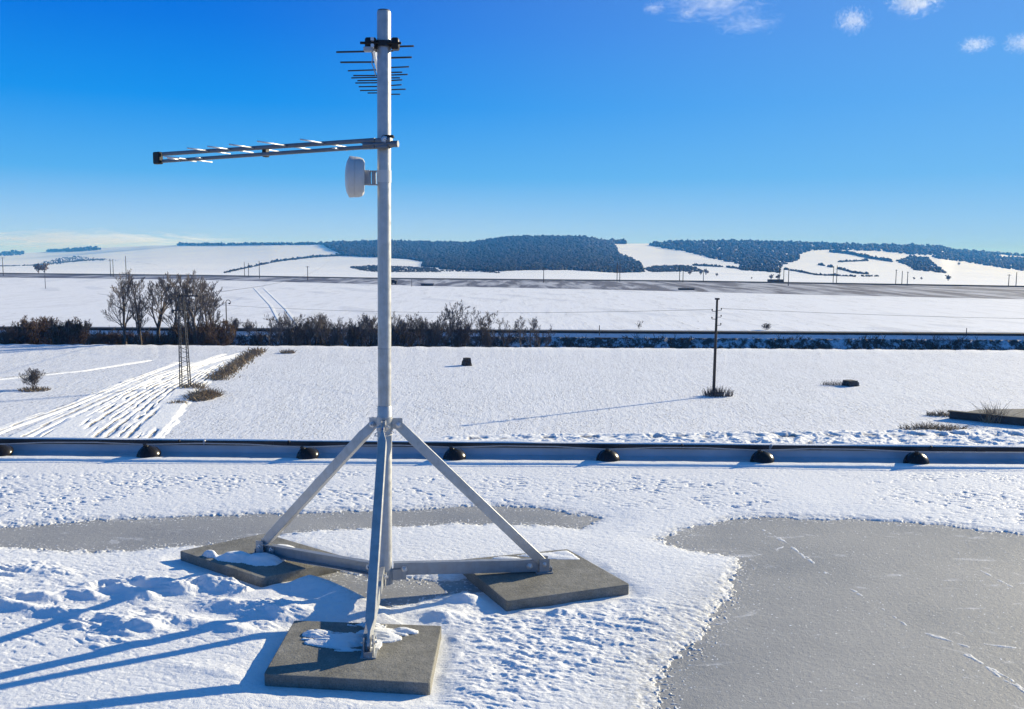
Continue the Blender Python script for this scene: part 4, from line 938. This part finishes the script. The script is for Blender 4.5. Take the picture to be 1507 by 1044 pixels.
for i in range(70):
    c_ = Vector((r.gauss(0, .8), r.gauss(0, .8), 2.6 + r.gauss(0, .75))); q = r.uniform(.22, .5); an_ = r.random() * 3
    vs_ = [c_ + Vector((math.cos(an_ + a_) * q * r.uniform(.7, 1.3), math.sin(an_ + a_) * q * r.uniform(.7, 1.3), z_ * q)) for z_ in (-.7, .5) for a_ in (0, 1.57, 3.14, 4.71)] + [c_ + Vector((0, 0, q * 1.1))]
    m.add(vs_, [(0, 1, 5, 4), (1, 2, 6, 5), (2, 3, 7, 6), (3, 0, 4, 7), (4, 5, 8), (5, 6, 8), (6, 7, 8), (7, 4, 8), (3, 2, 1, 0)])
m.build('crown', TW, far0)
FH0 = 5.0
for i, (px, py, h, lb) in enumerate(fs_):
    P_ = hill_at(px, min(py, interp(GB, px) - .3)); s_ = h * (P_[1] / 1300) / 4.6
    if i == 0: far0.location = P_; far0.scale = (s_,) * 3; far0['label'] = lb
    else: copy_thing(far0, P_, i, s_, lb)

# ------------------------------------------------------------------ poles
def simple_pole(name, px, ty, by, label, group, cross=0, w_=.16, lean=0, zg=ZF, mat='steel'):
    b = onz(px, by, zg); Yv = b[1]; tz = onY(px, ty, Yv)[2]; t = empty(name, b); meta(t, label, 'pole', group)
    MB().tube([(b[0], Yv, zg - .1), (b[0] + lean, Yv, tz)], [w_, w_ * .75], 8).build('shaft', MAT[mat], t)
    if cross: MB().box((b[0] + lean, Yv, tz - .3), (cross, .12, .15)).build('crossarm', MAT[mat], t)
    return t, Vector((b[0] + lean, Yv, tz))
fp = [(5, 379, 407, 2.4, 'dark pole with a crossarm at the left picture edge'), (163, 383, 408, 1.6, 'left one of the two close poles left of the tall bare trees'), (167, 382, 408, 0, 'right one of the two close poles left of the tall bare trees'), (186, 377, 411, 0, 'tall dark pole rising just above the leftmost tall tree'),
      (360, 386, 407, 0, 'left one of three far poles beyond the left field'), (366, 387, 408, 0, 'middle one of three far poles beyond the left field'), (382, 384, 411, 0, 'right one of three far poles beyond the left field'), (453, 392, 414, 1.6, 'pole left of the mast with a crossarm, beyond the fields'), (606, 411, 422, 0, 'short post just right of the mast on the brown field edge'),
      (800, 395, 417, .8, 'single pole below the middle of the big wood'), (908, 387, 415, 0, 'left pole of a pair right of the big wood'), (912, 388, 415, 0, 'right pole of a pair right of the big wood'), (1000, 391, 415, 0, 'left pole of a pair by the small dark wood'), (1005, 393, 416, 0, 'right pole of a pair by the small dark wood'), (1035, 398, 414, 0, 'short pole left of the wooden pole, beyond the brown field'),
      (1147, 392, 416, 0, 'left one of three poles near the long low shed'), (1153, 395, 417, 0, 'middle one of three poles near the long low shed'), (1160, 395, 422, 0, 'right one of three poles near the long low shed'), (1226, 392, 416, 0, 'left pole of a pair in front of the right slope'), (1231, 391, 417, 0, 'right pole of a pair in front of the right slope'),
      (1318, 397, 420, .9, 'left one of three poles below the clump on the right slope'), (1327, 399, 420, 0, 'middle one of three poles below the clump on the right slope'), (1335, 400, 421, .8, 'right one of three poles below the clump on the right slope'), (1484, 404, 423, 1.6, 'pole with crossarm near the right picture edge'), (1495, 401, 422, 0, 'last pole at the right picture edge'), (67, 405, 425, 0, 'thin pole in the snow below the rounded grey trees at left')]
for (px, ty, by, cr, lb) in fp: simple_pole('power_pole', px, ty, by, lb, 'power poles beyond the fields', cr, .17 if px not in (67, 606) else .1)
for (px, ty, by, lb) in [(882, 479, 493, 'short marker post beside the road, left of the lone small tree'), (1422, 483, 494, 'short marker post beside the road near the right edge')]:
    t, _ = simple_pole('marker_post', px, ty, by, lb, 'marker posts by the road', 0, .07); t['category'] = 'post'
# wooden pole with insulators
b = onz(1050, 583, ZG); Yp = b[1]; tp = Vector(onY(1055.5, 441, Yp)); wpole = empty('wooden_pole', (b[0], Yp, ZG)); meta(wpole, 'dark wooden utility pole standing alone in the right field with reeds at its foot', 'utility pole')
A = Vector((b[0], Yp, ZG - .3)); MB().tube([A, A.lerp(tp, .5), tp], [.135, .12, .09], 12).build('shaft', MAT['wood'], wpole, smooth=True)
m = MB().box(tp + Vector((0, 0, .05)), (.34, .3, .14)); m.build('cap', MAT['steel'], wpole)
ins = []
for py, sd_ in ((457, 1), (458.5, -1), (467, 1), (470, -1), (479, 1)):
    c_ = Vector(onY(1055, py, Yp)); k = (c_.z - A.z) / (tp.z - A.z); c_ = A.lerp(tp, k); e_ = c_ + Vector((sd_ * .38, 0, .0)); m = MB().tube([c_, e_, e_ + Vector((0, 0, .1))], [.025, .025, .025], 6); m.lathe(e_ + Vector((0, 0, .06)), (0, 0, 1), [(0, .05), (.05, .06), (.10, .05), (.14, .03)], 8)
    m.build('insulator', MAT['steel'], wpole); ins.append(e_ + Vector((0, 0, .16)))
def sagwire(a, b, sag, r_=.018, n=24): return [a.lerp(b, k / n) - Vector((0, 0, sag * 4 * (k / n) * (1 - k / n))) for k in range(n + 1)]
o = MB().tube(sagwire(ins[1], Vector((-60, 128, -4.3)), 1.2), .012, 4).build('power_line', MAT['wire']); meta(o, 'thin overhead wire running left from the wooden pole over the white field', 'wire', 'wires of the wooden pole')
o = MB().tube(sagwire(ins[0], Vector((110, 95, -3.6)), 1.0), .012, 4).build('power_line', MAT['wire']); meta(o, 'thin overhead wire running right from the wooden pole', 'wire', 'wires of the wooden pole')
# lattice pylon
b = onz(273, 571, ZG); Yp = b[1]; tz = onY(271, 434, Yp)[2]; ty = empty('lattice_pylon', (b[0], Yp, ZG)); meta(ty, 'dark steel lattice pylon in front of the left tree cluster', 'pylon')
Hh = tz - ZG; bx, by_ = b[0], Yp; wb, wt = .46, .24
def cor(k, z): w_ = wb + (wt - wb) * z / Hh; s_ = [(-1, -1), (1, -1), (1, 1), (-1, 1)][k]; return Vector((bx - .1 * z / Hh + s_[0] * w_ * .85, by_ + s_[1] * w_ * .6, ZG + z))
for k in range(4): MB().sweep(cor(k, -.2), cor(k, Hh), [(-.035, -.035), (.035, -.035), (.035, -.015), (-.015, -.015), (-.015, .035), (-.035, .035)], (0, 1, 0)).build('leg', MAT['steel'], ty)
m = MB(); nlev = 20
for i in range(nlev):
    z0, z1 = Hh * i / nlev, Hh * (i + 1) / nlev
    for k in range(4):
        a_, b_ = (k, (k + 1) % 4) if i % 2 else ((k + 1) % 4, k); m.sweep(cor(a_, z0 + .1), cor(b_, z1), rbox(.032, .032, .008), (0, 1, .1))
m.build('lattice', MAT['steel'], ty)
arm = MB().box((bx + .55, by_, tz - .1), (1.75, .10, .12)); arm.box((bx - .5, by_, tz - 1.35), (.75, .10, .10)); arm.box((bx - .85, by_, tz - 1.45), (.2, .2, .28))
arm.build('crossarm', MAT['steel'], ty)
for q in (-.2, .5, 1.3): m = MB().lathe((bx + q, by_, tz - .18), (0, 0, 1), [(0, .05), (.1, .09), (.2, .07), (.32, .03)], 8); m.build('insulator', MAT['steel'], ty)
o = MB().tube(sagwire(Vector((bx + 1.6, by_, tz + .1)), Vector((-84, 420, 1.5)), 3), .02, 4).build('power_line', MAT['wire']); meta(o, 'faint overhead wire from the lattice pylon towards the far left poles', 'wire')
# round-topped lamp
b = onz(335, 500, -10.0); Yp = 127; b = onY(334, 495, Yp); lt = empty('street_lamp', (b[0], Yp, ZF)); meta(lt, 'curved-top lamp post at the right end of the left tree cluster', 'street lamp')
hb = Vector((b[0], Yp, -9.9)); tz = onY(335, 445, Yp)[2]
MB().tube([hb, Vector((hb.x, Yp, tz))], .075, 8).build('post', MAT['steel'], lt)
MB().tube([Vector((hb.x, Yp, tz)) + Vector((.32 - .32 * math.cos(a_), 0, .32 * math.sin(a_))) for a_ in np.linspace(0, 4.2, 14)], .05, 6).build('curved_arm', MAT['steel'], lt)
MB().lathe(Vector((hb.x + .50, Yp, tz - .10)), (0, 0, -1), [(0, .1), (.05, .17), (.16, .13), (.18, .05)], 10).build('lamp_head', MAT['steel'], lt)

# ------------------------------------------------------------------ small things in the fields
def frustum(name, px, py, w0, w1, h, mat, label, cat, zg=ZG, dep=None, rz=.3, seed=1):
    b = onz(px, py, zg); r = random.Random(seed); t = bmesh.new(); bmesh.ops.create_cube(t, size=1); bmesh.ops.subdivide_edges(t, edges=t.edges, cuts=3, use_grid_fill=True)
    dep = dep or w0
    for v in t.verts:
        k = v.co.z + .5; w_ = w0 + (w1 - w0) * k; v.co.x *= w_; v.co.y *= dep * w_ / w0; v.co.z = k * h - .05
        v.co += Vector((r.gauss(0, 1), r.gauss(0, 1), r.gauss(0, 1) * .6)) * .035 * min(w0, h)
    me = bpy.data.meshes.new(name); t.to_mesh(me); t.free(); o = link(name, me, MAT[mat]); o.location = (b[0], b[1], zg); o.rotation_euler = (0, 0, rz); meta(o, label, cat); return o
frustum('tree_stump', 687, 538, 1.0, .65, .85, 'wood', 'small dark stump standing in the snow right of the mast', 'stump')
frustum('concrete_block', 1251, 568, 1.0, .9, .55, 'concrete', 'low dark block beside weeds in the middle of the right field', 'block')
frustum('stone', 1260, 568, .45, .3, .4, 'grav', 'pale small stone against the right side of the low dark block', 'stone')
wl = empty('low_wall', onz(1400, 614, ZG)); meta(wl, 'low dark concrete wall slanting into the right picture edge', 'wall')
a0 = Vector(onz(1397, 616, ZG)); a1 = Vector(onz(1580, 634, ZG)); m = MB().sweep(a0, a1, [(-.15, -.3), (.15, -.3), (.15, .52), (-.15, .52)]); m.build('wall_panel', MAT['concrete'], wl)
m = MB().sweep(a0 - Vector((.15, 0, 0)), a1, [(-.2, .523), (.2, .523), (.2, .60), (-.2, .60)]); m.build('coping', MAT['concrete'], wl)
a2 = Vector(onz(1440, 608.5, ZG)); a3 = Vector(onz(1600, 606, ZG)); m = MB(); m.add([a0 + Vector((1.6, 1, .3)), a1 + Vector((0, .4, .3)), a3 + Vector((0, 0, .3)), a2 + Vector((0, 0, .3)), a0 + Vector((1.6, 1, -.2)), a1 + Vector((0, .4, -.2)), a3 + Vector((0, 0, -.2)), a2 + Vector((0, 0, -.2))], [(0, 1, 2, 3), (7, 6, 5, 4), (0, 4, 5, 1), (1, 5, 6, 2), (2, 6, 7, 3), (3, 7, 4, 0)])
o = m.build('gravel_bed', MAT['grav']); meta(o, kind='structure')
# long low shed, dark pile, vehicle
def far_box(name, px, py, wpx, hpx, label, cat, mats, roof=True):
    P_ = onz(px, py, ZF); s_ = P_[1] / 1300; t = empty(name, P_); meta(t, label, cat); W, Hb = wpx * s_, hpx * s_
    MB().box((P_[0], P_[1], ZF + Hb * .35), (W, W * .4, Hb * .7)).build('wall', MAT[mats[0]], t)
    if roof:
        m = MB(); x, y, z = P_; hw, hd_ = W / 2 + .2, W * .2 + .3; zb = ZF + Hb * .7
        m.add([(x - hw, y - hd_, zb), (x + hw, y - hd_, zb), (x + hw, y + hd_, zb), (x - hw, y + hd_, zb), (x - hw, y, zb + Hb * .35), (x + hw, y, zb + Hb * .35)], [(0, 1, 5, 4), (2, 3, 4, 5), (0, 4, 3), (1, 2, 5), (3, 2, 1, 0)]); m.build('roof', MAT[mats[1]], t)
    return t
far_box('shed', 1141, 415.5, 21, 4, 'long low dark shed with two trees behind it, beyond the brown field', 'shed', ('concrete', 'steel'))
far_box('shed', 629, 421, 18, 3.5, 'low dark roof poking out of the brown field right of the mast', 'shed', ('concrete', 'steel'))
far_box('shed', 1010, 427.5, 22, 3.5, 'low dark roof in the brown field left of the wooden pole', 'shed', ('concrete', 'steel'))
P_ = onz(578, 419, ZF); vt = empty('truck', P_); meta(vt, 'small dark truck on the brown field edge just right of the mast', 'truck')
MB().box((P_[0], P_[1], ZF + 1.2), (1.7, 1.6, 1.2), None, .1).build('cargo_box', MAT['steel'], vt); MB().box((P_[0] + 1.25, P_[1], ZF + 1.0), (.8, 1.5, .9), None, .1).build('cab', MAT['steel'], vt)
for q in (-.5, 1.1): MB().lathe((P_[0] + q, P_[1] - .85, ZF + .35), (0, 1, 0), [(0, .35), (1.7, .35)], 12).build('wheel', MAT['black'], vt)

# ------------------------------------------------------------------ clouds
def cloud(px, py, D, wpx, hpx, seed, dens, label, tilt=0, scale=1.0):
    m = bpy.data.materials.new('cloud_vapour'); m.use_nodes = True; t = m.node_tree; t.nodes.clear()
    oo2 = t.nodes.new('ShaderNodeOutputMaterial'); p = t.nodes.new('ShaderNodeVolumePrincipled'); tc = t.nodes.new('ShaderNodeTexCoord'); mp = t.nodes.new('ShaderNodeMapping')
    nz = t.nodes.new('ShaderNodeTexNoise'); nz.inputs['Scale'].default_value = 2.9 * scale; nz.inputs['Detail'].default_value = 5; nz.inputs['Roughness'].default_value = .62; nz.inputs['Distortion'].default_value = 1.8
    ln = t.nodes.new('ShaderNodeVectorMath'); ln.operation = 'LENGTH'
    t.links.new(tc.outputs['Object'], ln.inputs[0]); mp.inputs['Location'].default_value = (seed * 3.1, seed, 0); mp.inputs['Scale'].default_value = (1, 1, .6); t.links.new(tc.outputs['Object'], mp.inputs[0]); t.links.new(mp.outputs[0], nz.inputs[0])
    a = t.nodes.new('ShaderNodeMath'); a.operation = 'MULTIPLY_ADD'; a.inputs[1].default_value = -.62; a.inputs[2].default_value = .0; t.links.new(ln.outputs['Value'], a.inputs[0])
    b_ = t.nodes.new('ShaderNodeMath'); b_.operation = 'ADD'; nm = t.nodes.new('ShaderNodeMath'); nm.operation = 'MULTIPLY_ADD'; nm.inputs[1].default_value = 2.4; nm.inputs[2].default_value = -.74; t.links.new(nz.outputs[0], nm.inputs[0]); t.links.new(a.outputs[0], b_.inputs[0]); t.links.new(nm.outputs[0], b_.inputs[1])
    c_ = t.nodes.new('ShaderNodeMath'); c_.operation = 'MULTIPLY_ADD'; c_.use_clamp = True; c_.inputs[1].default_value = 3; c_.inputs[2].default_value = -3 * .10; t.links.new(b_.outputs[0], c_.inputs[0])
    d_ = t.nodes.new('ShaderNodeMath'); d_.operation = 'MULTIPLY'; d_.inputs[1].default_value = dens; t.links.new(c_.outputs[0], d_.inputs[0])
    t.links.new(d_.outputs[0], p.inputs['Density']); p.inputs['Color'].default_value = (1, 1, 1, 1); p.inputs['Anisotropy'].default_value = .2
    t.links.new(p.outputs[0], oo2.inputs['Volume'])
    mb = MB().lathe((0, 0, -1), (0, 0, 1), [(1 - math.cos(q), math.sin(q)) for q in np.linspace(0.02, math.pi - .02, 12)], 20)
    o = mb.build('cloud', m, smooth=True); P_ = onY(px, py, D); k = D / 1300
    o.location = P_; o.scale = (wpx * k / 2, wpx * k / 2, hpx * k / 2); o.rotation_euler = (0, tilt, 0); meta(o, label, 'cloud', kind='structure')
    return o
cl_ = [(1052, 3, 150, 36, 1, .6, 'wide thin cloud at the top edge, right of centre'), (963, 12, 34, 14, 2, .5, 'small faint puff left of the wide top cloud'), (1011, 19, 26, 14, 3, .5, 'small puff just under the wide top cloud'), (1100, 35, 90, 26, 4, .3, 'ragged faint wisp below the wide top cloud'),
       (1254, 30, 48, 32, 5, .8, 'small bright cloud right of centre near the top'), (1347, 3, 70, 34, 6, 1.3, 'brightest cloud cut by the top edge at right'), (1437, 66, 44, 20, 7, .9, 'little bright cloud near the right edge'), (1508, 62, 50, 26, 8, .7, 'cloud cut by the right picture edge')]
for (px, py, w_, h_, sd_, de, lb) in cl_:
    k = 7000 / 1300; cloud(px, py, 7000, w_ * 1.25, h_ * 1.35, sd_, de * 1.7 / (w_ * k), lb)

cloud(110, 353, 9500, 560, 34, 21, .0009, 'long pale cloud bank low over the left horizon', .0, .8)
